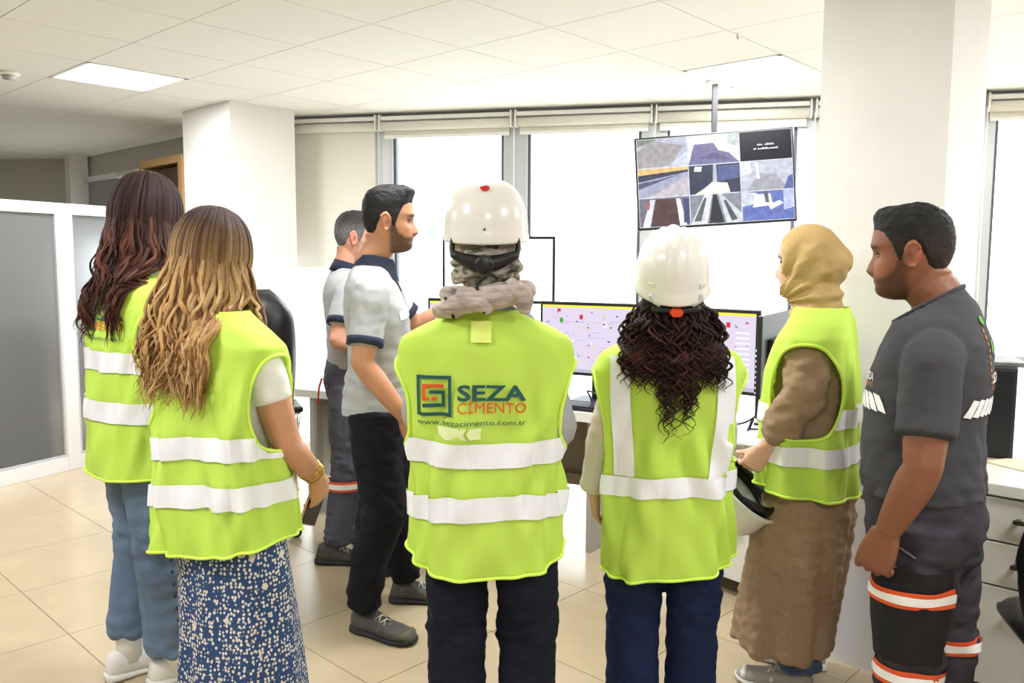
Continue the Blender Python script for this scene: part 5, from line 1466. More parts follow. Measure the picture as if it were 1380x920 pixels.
# ------------------------------------------------------------------ D: curly-haired woman with helmet
def woman_curly():
    e = person(905, 2.42, -4, 'curly dark-haired woman in white helmet and vest with vertical reflective braces')
    H = 1.555; k = H / 1.75
    Hd = Head((.0, .0, H - .150), pitch=8, k=.95)
    SR, SL = np.array((.135, -.005, 1.165)), np.array((-.135, 0, 1.165))
    ER, WR = np.array((.165, .04, .96)), np.array((.10, .20, .95)); EL, WL = np.array((-.195, -.01, .98)), np.array((-.215, .04, .80))
    hr = hand(WR, (-.6, .6, 0), (0, -.6, -.6), (0, .3, 1), (25, 30, 20), s=.88); hl = hand(WL, (.1, .25, -1), (.9, 0, .1), (0, 1, 0), (22, 26, 18), s=.88)
    basic_body(Hd, H, True, [arm(SR, ER, WR, .82), arm(SL, EL, WL, .82)], (220, 170, 146), e, [hr, hl], fake_legs(k, .075), ears=False)
    eyes(Hd, e)
    sl = []
    for S, E, Wp in ((SR, ER, WR), (SL, EL, WL)): sl.append(limb([S * np.array((.5, 1, 1)), S, S * .5 + E * .5, E, E * .45 + Wp * .55, E * .06 + Wp * .94], [.052, .054, .05, .046, .044, .048], 20, 30))
    solid('blouse', [loft([(.80, .14, .10, .11), (.95, .13, .095, .10), (1.10, .14, .11, .10), (1.21, .15, .09, .095), (1.27, .125, .066, .076), (1.31, .066, .05, .052)], 36, 2.3)] + sl, .0065, M_BEIGES, e, 5, None, wrinkle(81, .005, .08))
    rings = [(.54, .182, .13, .138, 0), (.62, .190, .135, .140, 0), (.75, .186, .135, .136, 0), (.88, .182, .135, .132, 0), (1.0, .190, .135, .130, 0), (1.10, .210, .13, .126, 0),
             (1.185, .226, .115, .116, 0), (1.232, .200, .095, .106, -.004), (1.264, .140, .08, .094, -.008), (1.295, .085, .068, .075, -.012)]
    hem = lambda th: .585 + .03 * np.abs(np.sin(th)) ** 4 + .022 * np.sin(th - .2)
    v = Vest(rings, hem, .011, 5, 2.7, (1.045, .13, 25)); v.build(e)
    v.band(lambda t: .858 + 0 * t + .006 * np.sin(t), .058)
    v.strip([(-.150, 1.232), (-.148, 1.10), (-.138, .98), (-.134, .885)], .056)
    v.strip([(.148, 1.232), (.150, 1.12), (.142, 1.0), (.126, .885)], .052)
    trousers(e, [([(.082, 0, .79), (.088, .0, .58), (.088, .01, .38), (.085, -.01, .09)], [.095, .088, .078, .080], None), ([(-.082, 0, .79), (-.09, .0, .58), (-.092, .01, .38), (-.09, -.01, .09)], [.095, .09, .082, .084], None)],
             [(.68, .15, .10, .10), (.78, .16, .11, .105), (.88, .15, .105, .1), (.94, .13, .095, .095)], M_NAVY2, seed=91, amp=.005)
    for s in (-1, 1): shoe(e, (s * .088, .0, 0), -s * .1, M_SNEAK, M_SNEAK, .25, .045, name='shoe')
    ho, put = helmet(e, Hd, 10, c=(0, -.010, .050), r=(.112, .138, .150), ridge=1, name='helmet')
    for s in (-1, 1):
        V, F = [], []
        b = MB().box((0, 0, 0), (.020, .006, .014), bev=.002); R = np.array(Matrix.Rotation(s * .55, 3, 'Z'))
        mesh('slot_cover', put(np.array(b.V) @ R.T + np.array((s * .074, -.108, .014))), b.F, M_HELM, ho, False)
        V, F = tube(put(catmull([(s * .075, -.118, -.012), (s * .066, -.120, -.030), (s * .045, -.126, -.042)], 8)), [.007] * 8, 8); mesh('harness_strap', V, F, mat('strap_grey', (206, 206, 204), .6), ho)
    pts = [(x, -.130 + 1.6 * x * x, -.056) for x in np.linspace(-.07, .07, 15)]
    V, F = tube(put(pts), [.010] * 15, 8); mesh('harness_band', V, F, M_BLACK, ho)
    hexa = [(.022 * math.cos(a), .015 * math.sin(a)) for a in np.radians([0, 55, 125, 180, 235, 305])]
    V = [(x, -.134, -.058 + z) for x, z in hexa] + [(x * .85, -.152, -.058 + z * .85) for x, z in hexa]
    F = [tuple(range(5, -1, -1)), tuple(range(6, 12))] + [(i, (i + 1) % 6, 6 + (i + 1) % 6, 6 + i) for i in range(6)]
    mesh('ratchet_knob', put(V), [f[::-1] for f in F], mat('knob_orange', (232, 74, 30), .4), ho, False)
    # curls
    R = np.random.default_rng(5); roots = []
    for i in range(430):
        az = math.radians(R.uniform(72, 288)); sx, cy = math.sin(az), math.cos(az)
        r0 = R.uniform(.75, 1.05); p0 = Hd.fwd([[.080 * sx * r0, -.012 + .098 * cy * r0, R.uniform(-.06, -.01)]])[0]
        back = -cy
        Lh = R.uniform(.12, .22) + (.15 * R.random() if (-.35 < sx < .5 and back > 0) else 0)
        outx = sx * R.uniform(.02, .08); n = 34; pts = []
        turns = R.uniform(3.5, 7) * Lh / .3; amp = R.uniform(.006, .013); ph0 = R.uniform(0, 6.28); hand_ = R.choice((-1, 1))
        for q in np.linspace(0, 1, n):
            z = p0[2] - Lh * q
            spreadx = math.sin(min(1, q * 1.6) * math.pi / 2)
            x = p0[0] + outx * spreadx - (p0[0] + outx) * .22 * max(0, q - .5) * (1 if Lh > .28 else 0)
            y = p0[1] + cy * .035 * spreadx
            g = amp * min(1, q * 4) * (1 + .5 * q); a = ph0 + hand_ * turns * 2 * math.pi * q
            x += g * math.cos(a); y += g * math.sin(a)
            if back > -.3 and z < 1.33:
                h = v.bvh.ray_cast(Vector((x, -1.5, z)), Vector((0, 1, 0)))[0]
                if h is not None: y = min(y, h.y - .012 - .6 * g * (1 + math.sin(a)))
            pts.append((x, y, z))
        rad = np.interp(np.linspace(0, 1, n), [0, .15, .7, 1], [.004, .006, .0048, .0008]) * R.uniform(.6, 1.1)
        roots.append((pts, rad, (1, .7), None))
    cA, cB = np.array(srgb(30, 18, 16)[:3]), np.array(srgb(86, 48, 36)[:3])
    w = R.random(430) ** 1.6
    def colf(i, t, V): m = np.clip(w[i] * (.5 + .6 * t) * (1.0 if V[0, 0] < .02 else .55), 0, 1)[:, None]; return cA * (1 - m) + cB * m
    ob = locks('hair', roots, M_HAIRL, e, 6, colf)
    cap = [(Hd.fwd(ellipsoid((0, -.02, -.01), (.088, .102, .10), 16, 24)[0]), ellipsoid((0, 0, 0), (1, 1, 1), 16, 24)[1]), ellipsoid((0, -.035, 1.345), (.105, .075, .085), 14, 24)]
    solid('hair_mass', cap, .008, M_HAIRL, e, 4, None, None, lambda co: np.tile(cA * 1.1, (len(co), 1)), cut=lambda co: (Hd.inv(co)[:, 1] > .035) & (np.abs(Hd.inv(co)[:, 0]) < .075))

# ------------------------------------------------------------------ long wavy hair for A and B
def long_hair(e, Hd, vest, n, length, cols, seed, wave=.010, part=0.0, width=1.0, az0=58, outw=.03, sides=None, wl=.11, clamp_z=1.5, root=.13, k=1.0, tip=.3, front=None, drift=(0, 0)):
    R = np.random.default_rng(seed); roots = []; seeds = []
    sw = np.array([.084, .104, .122])
    for i in range(n):
        az = math.radians(R.uniform(az0, 360 - az0)); sx, cy = math.sin(az), math.cos(az)
        if i < n // 4: az = math.radians(R.uniform(az0, 360 - az0)); sx, cy = math.sin(az), math.cos(az)
        lift = R.uniform(1.03, 1.17); b1 = math.radians(R.uniform(92, 112)); pts = []
        b0 = math.radians(R.uniform(2, 30))
        m1, m2 = 12, 28
        for b in np.linspace(b0, b1, m1):
            p = np.array([sx * math.sin(b), cy * math.sin(b), math.cos(b)]) * sw * (lift + .02 * math.sin(b * 3)) + np.array([part * (1 - math.sin(b)), -.012, .002]); pts.append(p)
        P = list(Hd.fwd(pts)); p0 = P[-1]
        d = unit(Hd.R @ np.array([sx, cy, 0])); Ln = length(az) * R.uniform(.78, 1.05) ; ph0 = R.uniform(0, 6.28); ph1 = R.uniform(0, 6.28); a1 = wave * R.uniform(.5, 1.3); wl_ = wl * R.uniform(.8, 1.3)
        tg = np.array([-d[1], d[0], 0]); ow = outw * R.uniform(.2, 1.3); lay = .008 + .022 * R.random()
        for q in np.linspace(0, 1, m2)[1:]:
            s = Ln * q
            p = p0 + d * ow * math.sin(min(1, q * 1.3) * math.pi / 2) + np.array([0, 0, -s])
            g = a1 * min(1, q * 2.2) * (1 + 1.1 * q)
            p = p + tg * g * math.sin(ph0 + 6.283 * s / wl_) + d * g * .7 * math.sin(ph1 + 6.283 * s / wl_)
            p = p + np.array([drift[0], drift[1], 0]) * q ** 1.5
            if vest is not None and p[2] < clamp_z + .05:
                w = min(1, (clamp_z + .05 - p[2]) / .13); w = w * w * (3 - 2 * w); fr_ = cy > .45
                yo, dr_ = (1.5, -1) if fr_ else (-1.5, 1)
                h = vest.bvh.ray_cast(Vector((p[0], yo, p[2])), Vector((0, dr_, 0)))[0]
                if h is None: h = vest.bvh.ray_cast(Vector((p[0], yo, clamp_z - .13)), Vector((0, dr_, 0)))[0]
                if h is not None:
                    tgt = h.y - dr_ * (lay + .5 * g * math.sin(ph1 + 6.283 * s / wl_)); ny = p[1] + (tgt - p[1]) * w
                    p[1] = max(p[1], ny) if fr_ else min(p[1], ny)
            P.append(p)
        nn = len(P); rad = np.interp(np.linspace(0, 1, nn), [0, .1, .35, .75, 1], [.004, .010, .0095, .007, .0008]) * R.uniform(.5, 1.1) * k
        ref = np.cross(d, [0, 0, 1.0]); roots.append((P, rad, (1.0, .42), ref)); seeds.append((R.random(), R.random()))
    def colf(i, t, V):
        a, b, c, d = [np.array(srgb(*q)[:3]) for q in cols]
        r = seeds[i]
        g = np.clip((t - root) / tip, 0, 1)[:, None]
        rootc = a * (.7 + .5 * r[0]); tipc = (b if r[1] < .5 else (c if r[1] < .8 else d)) * (.8 + .4 * r[0])
        return rootc * (1 - g) + tipc * g
    locks('hair', roots, M_HAIRL, e, 6, colf)
    a = np.array(srgb(*cols[0])[:3]); bcol = np.array(srgb(*cols[1])[:3])
    solid('hair_mass', [(Hd.fwd(ellipsoid((0, -.018, .002), (.090, .110, .125), 18, 26)[0]), ellipsoid((0, 0, 0), (1, 1, 1), 18, 26)[1]),
                        (Hd.fwd(ellipsoid((0, -.055, -.09), (.080, .055, .11), 14, 24)[0]), ellipsoid((0, 0, 0), (1, 1, 1), 14, 24)[1])], .008, M_HAIRL, e, 4, None, None,
          lambda co: a * .8 * (1 - np.clip((Hd.c[2] - co[:, 2]) / .12, 0, 1))[:, None] + bcol * .7 * np.clip((Hd.c[2] - co[:, 2]) / .12, 0, 1)[:, None],
          cut=lambda co: (Hd.inv(co)[:, 1] > .045) & (np.abs(Hd.inv(co)[:, 0]) < .07) & (Hd.inv(co)[:, 2] < .075))

def woman_dark():
    e = person(182, 2.84, -46, 'tall dark-haired woman in jeans and printed vest at the far left')
    H = 1.775; k = H / 1.75
    Hd = Head((.03, .035, H - .124), yaw=0, pitch=-6, k=1.04)
    SR, SL = np.array((.148, -.005, 1.35)), np.array((-.148, 0, 1.35))
    ER, WR = np.array((.175, .05, 1.12)), np.array((.10, .22, 1.08)); EL, WL = np.array((-.175, .05, 1.12)), np.array((-.08, .22, 1.08))
    basic_body(Hd, H, True, [arm(SR, ER, WR, .85), arm(SL, EL, WL, .85)], (224, 180, 156), e,
               [hand(WR, (-.8, .4, 0), (0, -.6, -.6), (0, .3, 1), (25, 30, 20), s=.9), hand(WL, (.8, .4, 0), (0, -.6, -.6), (0, .3, 1), (25, 30, 20), s=.9)], fake_legs(k, .08))
    eyes(Hd, e)
    solid('top', [loft([(.92, .15, .10, .11), (1.08, .14, .1, .1), (1.26, .155, .11, .10), (1.39, .16, .09, .095), (1.45, .13, .066, .076), (1.49, .066, .05, .052)], 36, 2.3)] +
          [limb([S * np.array((.5, 1, 1)), S, S * .4 + E * .6], [.052, .054, .052], 18, 16) for S, E in ((SR, ER), (SL, EL))], .008, M_WHT, e, 5)
    rings = [(.72, .238, .17, .160, 0), (.80, .238, .17, .158, 0), (.95, .234, .17, .152, 0), (1.1, .232, .16, .145, 0), (1.25, .236, .145, .136, 0), (1.335, .236, .125, .125, 0),
             (1.385, .215, .105, .110, -.004), (1.425, .165, .085, .100, -.008), (1.455, .12, .075, .09, -.010), (1.48, .085, .068, .075, -.012)]
    v = Vest(rings, lambda th: .77 + .012 * np.abs(np.sin(th)), .011, 9, 2.7, (1.235, .125, 33)); v.build(e)
    v.band(lambda t: 1.165 + 0 * t, .066); v.band(lambda t: 1.00 + 0 * t, .068)
    logo(v, .03, 1.365, .285)
    L = loc_of(e); f1 = L(176, 915, 2.86); f2 = L(232, 905, 2.82)
    trousers(e, [([(.09, 0, .92), (.10, .0, .70), (.10, .01, .48), (f2[0], f2[1], .13)], [.115, .10, .084, .088], None), ([(-.09, 0, .92), (-.095, .0, .70), (-.095, .0, .48), (f1[0], f1[1], .16)], [.112, .095, .078, .076], None)],
             [(.82, .16, .12, .115), (.92, .172, .125, .12), (1.02, .16, .12, .115), (1.08, .14, .105, .105)], M_JEANS, name='jeans', seed=101, amp=.0055)
    for f in (f1, f2): shoe(e, (f[0], f[1] + .0, 0), 0, M_SNEAK, M_SNEAK, .265, .046, mat('lace_white', (240, 240, 236), .7), name='sneaker')
    for f in (f1, f2):
        V, F = tube([(f[0], f[1], .06), (f[0], f[1], .20)], [.042, .045], 18); mesh('sock', V, F, M_WHT, e)
    # side seam of dark stitches
    for j in range(14):
        z = .80 - j * .045; t = np.clip((.92 - z) / .79, 0, 1)
        x = np.interp(z, [.13, .48, .7, .92], [f2[0], .10, .10, .09]) + np.interp(z, [.13, .48, .7, .92], [.088, .084, .10, .115]) * .995
        y = np.interp(z, [.13, .48, .7, .92], [f2[1], .01, 0, 0]) + .004
        V, F = ellipsoid((x + .001, y, z), (.004, .006, .008), 6, 8); mesh('stitch', V, F, mat('stitch_dark', (50, 56, 72), .8), e)
    long_hair(e, Hd, v, 520, lambda az: .36 + .06 * math.cos(az), ((52, 32, 30), (72, 42, 36), (104, 62, 46), (58, 34, 32)), 21, wave=.010, outw=.04, az0=34, wl=.13, clamp_z=1.47, root=.2, k=1.0)

def woman_blonde():
    e = person(296, 2.30, -27, 'blonde long-haired woman in yellow vest and blue patterned skirt holding a phone')
    H = 1.63; k = H / 1.75; L = loc_of(e)
    Hd = Head((-.055, .015, H - .118), yaw=-16, pitch=-8, k=.98)
    SR, SL = np.array((.145, -.005, 1.225)), np.array((-.145, 0, 1.225))
    ER = np.array((.205, .03, .985)); WR = np.array((.195, .155, .875)); EL, WL = np.array((-.2, .04, 1.06)), np.array((-.05, .22, .98))
    hr = hand(WR, (-.15, .40, -.9), (-.95, .0, .1), (0, .9, .4), (30, 34, 22), 1.0, (.75, .5, .2), 12, .92)
    hl = hand(WL, (.8, .3, -.1), (0, -.6, -.6), (0, .3, 1), (25, 30, 20), s=.88)
    basic_body(Hd, H, True, [arm(SR, ER, WR, .97), arm(SL, EL, WL, .92)], (202, 148, 114), e, [hr, hl], fake_legs(k, .075))
    eyes(Hd, e)
    solid('tshirt', [loft([(.84, .145, .10, .11), (1.0, .135, .1, .1), (1.15, .145, .105, .095), (1.23, .14, .08, .085), (1.29, .11, .06, .066), (1.34, .06, .05, .05)], 36, 2.3)] +
          [limb([S * np.array((.5, 1, 1)), S, S * .55 + E * .45], [.054, .056, .054], 18, 16) for S, E in ((SR, ER), (SL, EL))], .0065, M_WHT, e, 5, None, wrinkle(111, .003))
    rings = [(.66, .205, .165, .158, 0), (.74, .205, .165, .155, 0), (.88, .20, .155, .145, 0), (1.02, .195, .15, .134, 0), (1.14, .200, .135, .125, 0), (1.22, .204, .118, .116, 0),
             (1.265, .204, .105, .110, -.004), (1.305, .160, .085, .098, -.008), (1.335, .115, .075, .088, -.010), (1.36, .085, .068, .075, -.012)]
    v = Vest(rings, lambda th: .695 + .028 * np.sin(th) + .01 * np.abs(np.sin(th)), .0125, 14, 2.7, (1.115, .13, 34)); v.build(e)
    v.band(lambda t: .985 + .02 * np.sin(t) + .006 * np.cos(2 * t), .062); v.band(lambda t: .855 + .022 * np.sin(t) + .006 * np.cos(2 * t), .062)
    # long patterned skirt
    rr = [(.08, .19, .18, .18, .03, .02), (.3, .18, .165, .168, .028, .015), (.55, .172, .14, .142, .02, .01), (.75, .17, .12, .125, .01, 0), (.88, .16, .11, .115, 0, 0), (.96, .14, .10, .11, 0, 0)]
    solid('skirt', [loft(rr, 56, 2.1)], .009, M_SKIRT, e, 4, None, lambda co: .007 * np.sin(9 * np.arctan2(co[:, 0], co[:, 1]) + 2 * co[:, 2]) * np.clip((.85 - co[:, 2]) / .6, 0, 1))
    for s in (-1, 1): shoe(e, (s * .08, .06, 0), -s * .1, M_SNEAK, M_SNEAK, .25, .045, name='sneaker')
    def length(az): return .385 - .06 * max(0, math.cos(az))
    long_hair(e, Hd, v, 620, length, ((62, 40, 32), (186, 146, 96), (206, 168, 118), (142, 100, 66)), 33, wave=.011, outw=.05, az0=38, wl=.14, clamp_z=1.36, root=.10, tip=.34, k=.95, drift=(-.05, 0))
    # bracelets and watch
    d = unit(WR - ER)
    for off, r, m in ((-.03, .032, M_GOLD), (-.045, .034, M_GOLD), (-.012, .030, M_GOLD)):
        c = WR + d * off; a = unit(np.cross(d, (0, 0, 1))); b = np.cross(d, a)
        V, F = tube([c + r * (a * math.cos(t) + b * math.sin(t)) for t in np.linspace(0, 2 * math.pi, 33)], [.0022] * 33, 6, False); mesh('bracelet', V, F, m, e)
    c = WR + d * -.03 + np.array((.033, .004, .008)); V, F = ellipsoid(c, (.005, .015, .015), 8, 14); mesh('watch', V, F, M_GOLD, e)
    # phone in the hand (a thing of its own)
    pw = np.array(e.matrix_basis @ Vector(WR + np.array((-.035, .035, -.085))))
    ph = empty('smartphone', tuple(pw), math.radians(-27)); ph.rotation_euler = (math.radians(-22), math.radians(8), math.radians(-27))
    tag(ph, 'dark smartphone with pink case held by the blonde woman', 'phone')
    MB().box((0, 0, 0), (.008, .074, .155), bev=.003).build('case', mat('phone_pink', (206, 140, 136), .4), ph)
    MB().box((.0045, 0, 0), (.002, .068, .147)).build('glass', mat('phone_glass', (14, 14, 18), .1), ph)
M_GOLD = mat('gold', (206, 170, 100), .25, metal=1.0)
def skirt_mat():
    m = bpy.data.materials.new('skirt_pattern'); m.use_nodes = True; nt = m.node_tree; N = nt.nodes; Lk = nt.links; p = N['Principled BSDF']
    p.inputs['Roughness'].default_value = .85
    tc = N.new('ShaderNodeTexCoord')
    def vor(scale, st):
        mp = N.new('ShaderNodeMapping'); mp.inputs['Scale'].default_value = st; Lk.new(tc.outputs['Object'], mp.inputs['Vector'])
        v = N.new('ShaderNodeTexVoronoi'); v.inputs['Scale'].default_value = scale; v.inputs['Randomness'].default_value = .6; Lk.new(mp.outputs[0], v.inputs['Vector']); return v
    def less(sock, t):
        n = N.new('ShaderNodeMath'); n.operation = 'LESS_THAN'; n.inputs[1].default_value = t; Lk.new(sock, n.inputs[0]); return n.outputs[0]
    a = vor(104, (1, 1, .8)); b = vor(13, (1, 1, .8))
    b.distance = 'MANHATTAN'
    mx = N.new('ShaderNodeMath'); mx.operation = 'MAXIMUM'; Lk.new(less(a.outputs['Distance'], .395), mx.inputs[0]); Lk.new(less(b.outputs['Distance'], .17), mx.inputs[1])
    mm = N.new('ShaderNodeMix'); mm.data_type = 'RGBA'; mm.inputs[6].default_value = srgb(44, 74, 120); mm.inputs[7].default_value = srgb(226, 220, 208)
    Lk.new(mx.outputs[0], mm.inputs[0]); Lk.new(mm.outputs[2], p.inputs['Base Color']); return m
M_SKIRT = skirt_mat()

# ------------------------------------------------------------------ E: woman with mustard hijab holding her helmet
def woman_hijab():
    e = person(1103, 2.77, 62, 'woman in mustard hijab and taupe coat with safety vest holding a helmet')
    H = 1.615; k = H / 1.75; L = loc_of(e)
    Hd = Head((.0, .035, H - .116), yaw=-2, pitch=-3, k=.97)
    SR, SL = np.array((.14, -.005, 1.18)), np.array((-.14, 0, 1.18))
    EL = L(1084, 530, 2.62); WL = L(1032, 603, 2.66); ER, WR = np.array((.165, .0, .95)), np.array((.16, .03, .76))
    hl = hand(WL, (.02, .55, -.83), (.9, .2, .2), (0, .9, .5), (46, 52, 36), 1.0, (.8, .35, .4), 14, .92)
    hr = hand(WR, (-.1, .2, -.9), (-.9, 0, 0), (0, 1, 0), (25, 30, 20), s=.88)
    basic_body(Hd, H, True, [arm(SR, ER, WR, .85), arm(SL, EL, WL, .88)], (226, 178, 154), e, [hr, hl], fake_legs(k, .075), ears=False, nose=1.0,
               colf=skin_col((228, 180, 158), Hd, None, (186, 110, 104), (70, 52, 44)))
    eyes(Hd, e)
    sl = []
    for S, E, Wp in ((SR, ER, WR), (SL, EL, WL)): sl.append(limb([S * np.array((.5, 1, 1)), S, S * .5 + E * .5, E, E * .5 + Wp * .5, E * .2 + Wp * .8], [.06, .068, .074, .072, .064, .053], 22, 30))
    rr = [(.165, .19, .19, .135, 0, .045), (.35, .188, .18, .145, 0, .03), (.60, .18, .16, .155, 0, .01), (.80, .175, .135, .15, 0, 0), (.95, .165, .12, .13, 0, 0), (1.12, .16, .12, .115, 0, 0), (1.22, .15, .09, .10, 0, -.003), (1.28, .115, .065, .08, 0, -.008), (1.34, .07, .055, .06, 0, -.01)]
    s1 = Sines(131, .07, 16, (1, 1, 1.5))
    def dsp(co):
        low = np.clip((.95 - co[:, 2]) / .75, 0, 1); a = np.arctan2(co[:, 0], co[:, 1])
        return low * (.010 * np.cos(8 * a + .8) + .005 * np.cos(15 * a + 2)) + .0042 * s1(co) * (1.2 - low) + .002 * s1(co * 2.2)
    solid('coat', [loft(rr, 60, 2.15)] + sl, .007, M_COAT, e, 5, None, dsp)
    rings = [(.70, .212, .165, .150, 0), (.78, .212, .165, .150, 0), (.90, .205, .16, .145, 0), (1.02, .20, .155, .142, 0), (1.13, .202, .15, .14, 0), (1.21, .21, .13, .132, 0),
             (1.255, .205, .118, .125, -.004), (1.295, .165, .098, .115, -.008), (1.325, .125, .088, .105, -.010), (1.352, .095, .08, .09, -.012)]
    v = Vest(rings, lambda th: .745 + .012 * np.cos(th), .009, 24, 2.6, (1.085, .155, 46)); v.build(e)
    v.band(lambda t: 1.0 + 0 * t, .062); v.band(lambda t: .878 + 0 * t, .062)
    # hijab
    parts = [(Hd.fwd(ellipsoid((0, -.012, .012), (.094, .112, .124), 20, 30)[0]), ellipsoid((0, 0, 0), (1, 1, 1), 20, 30)[1]),
             (Hd.fwd(ellipsoid((0, -.080, -.005), (.074, .068, .092), 16, 24)[0]), ellipsoid((0, 0, 0), (1, 1, 1), 16, 24)[1]),
             (Hd.fwd(ellipsoid((0, .005, -.075), (.082, .085, .075), 16, 24)[0]), ellipsoid((0, 0, 0), (1, 1, 1), 16, 24)[1]),
             limb([(0, .005, 1.42), (0, .0, 1.37), (0, -.008, 1.31)], [.075, .082, .092], 26, 14)]
    sj = Sines(141, .05, 12)
    def hf(co):
        P = Hd.inv(co); u = np.arctan2(P[:, 2] + .13, -(P[:, 1] - .085))
        fade = np.clip((.10 - P[:, 2]) / .06, .15, 1)
        return .0065 * fade * np.sin(u * 15 + .5 * sj(co)) + .0022 * np.sin(P[:, 2] * 150 + P[:, 1] * 60) * np.clip((-.07 - P[:, 2]) / .03, 0, 1)
    def hc(co):
        P = Hd.inv(co); return (P[:, 1] > .03) & ((P[:, 0] / .062) ** 2 + ((P[:, 2] + .012) / .09) ** 2 < 1)
    hj = solid('hijab', parts, .005, M_HIJAB, e, 5, None, hf, cut=hc)
    md = hj.modifiers.new('t', 'SOLIDIFY'); md.thickness = .004; md.offset = -1
    # jeans and sneakers
    f1 = L(1040, 915, 2.80); f2 = L(1060, 893, 2.98)
    trousers(e, [([(s * .08, 0, .85), (s * .09, 0, .5), (f[0] * .9, f[1] - .09, .11)], [.085, .072, .078], None) for s, f in ((-1, f1), (1, f2))], [(.72, .14, .1, .11), (.84, .15, .1, .12), (.94, .13, .095, .1)], mat('blue_denim', (70, 92, 130), .85, noise=.2, nscale=12), name='jeans', seed=151, amp=.004, voxel=.009)
    for f in (f1, f2): shoe(e, (f[0], f[1] - .06, 0), .05, mat('sneaker_grey', (170, 166, 160), .7), M_SNEAK, .26, .046, mat('lace_white', (240, 240, 236), .7), accent=M_SNEAK, name='sneaker')
    # the helmet she carries: its own thing
    he = empty('hard_hat', at(998, 662, 2.76)); he.rotation_euler = Vector((-.60, .42, -.68)).to_track_quat('Z', 'Y').to_euler()
    tag(he, 'white hard hat with black inner harness held in the hijab woman\'s hand', 'helmet')
    ho, put = helmet(he, None, 0, c=(0, 0, 0), r=(.112, .136, .145), name='shell', ridge=1)
    for z, r, w in ((-.012, .094, .016), (.01, .09, .01)):
        V, F = tube([(r * math.sin(t), r * 1.2 * math.cos(t), z - .01) for t in np.linspace(0, 2 * math.pi, 49)], [w] * 49, 8, False, (.25, 1)); mesh('headband', V, F, M_BLACK, he)
    for a in (0.6, 2.2):
        V, F = tube(catmull([(.092 * math.sin(a), .11 * math.cos(a), 0), (.05 * math.sin(a), .06 * math.cos(a), .075), (-.05 * math.sin(a), -.06 * math.cos(a), .075), (-.092 * math.sin(a), -.11 * math.cos(a), 0)], 20), [.010] * 20, 8, True, (1, .2)); mesh('crown_strap', V, F, M_BLACK, he)
    V, F = tube(catmull([(-.095, .0, -.01), (-.05, -.10, -.05), (.05, -.10, -.05), (.095, 0, -.01)], 24), [.017] * 24, 10, True, (.4, 1)); mesh('nape_strap', V, F, M_BLACK, he)

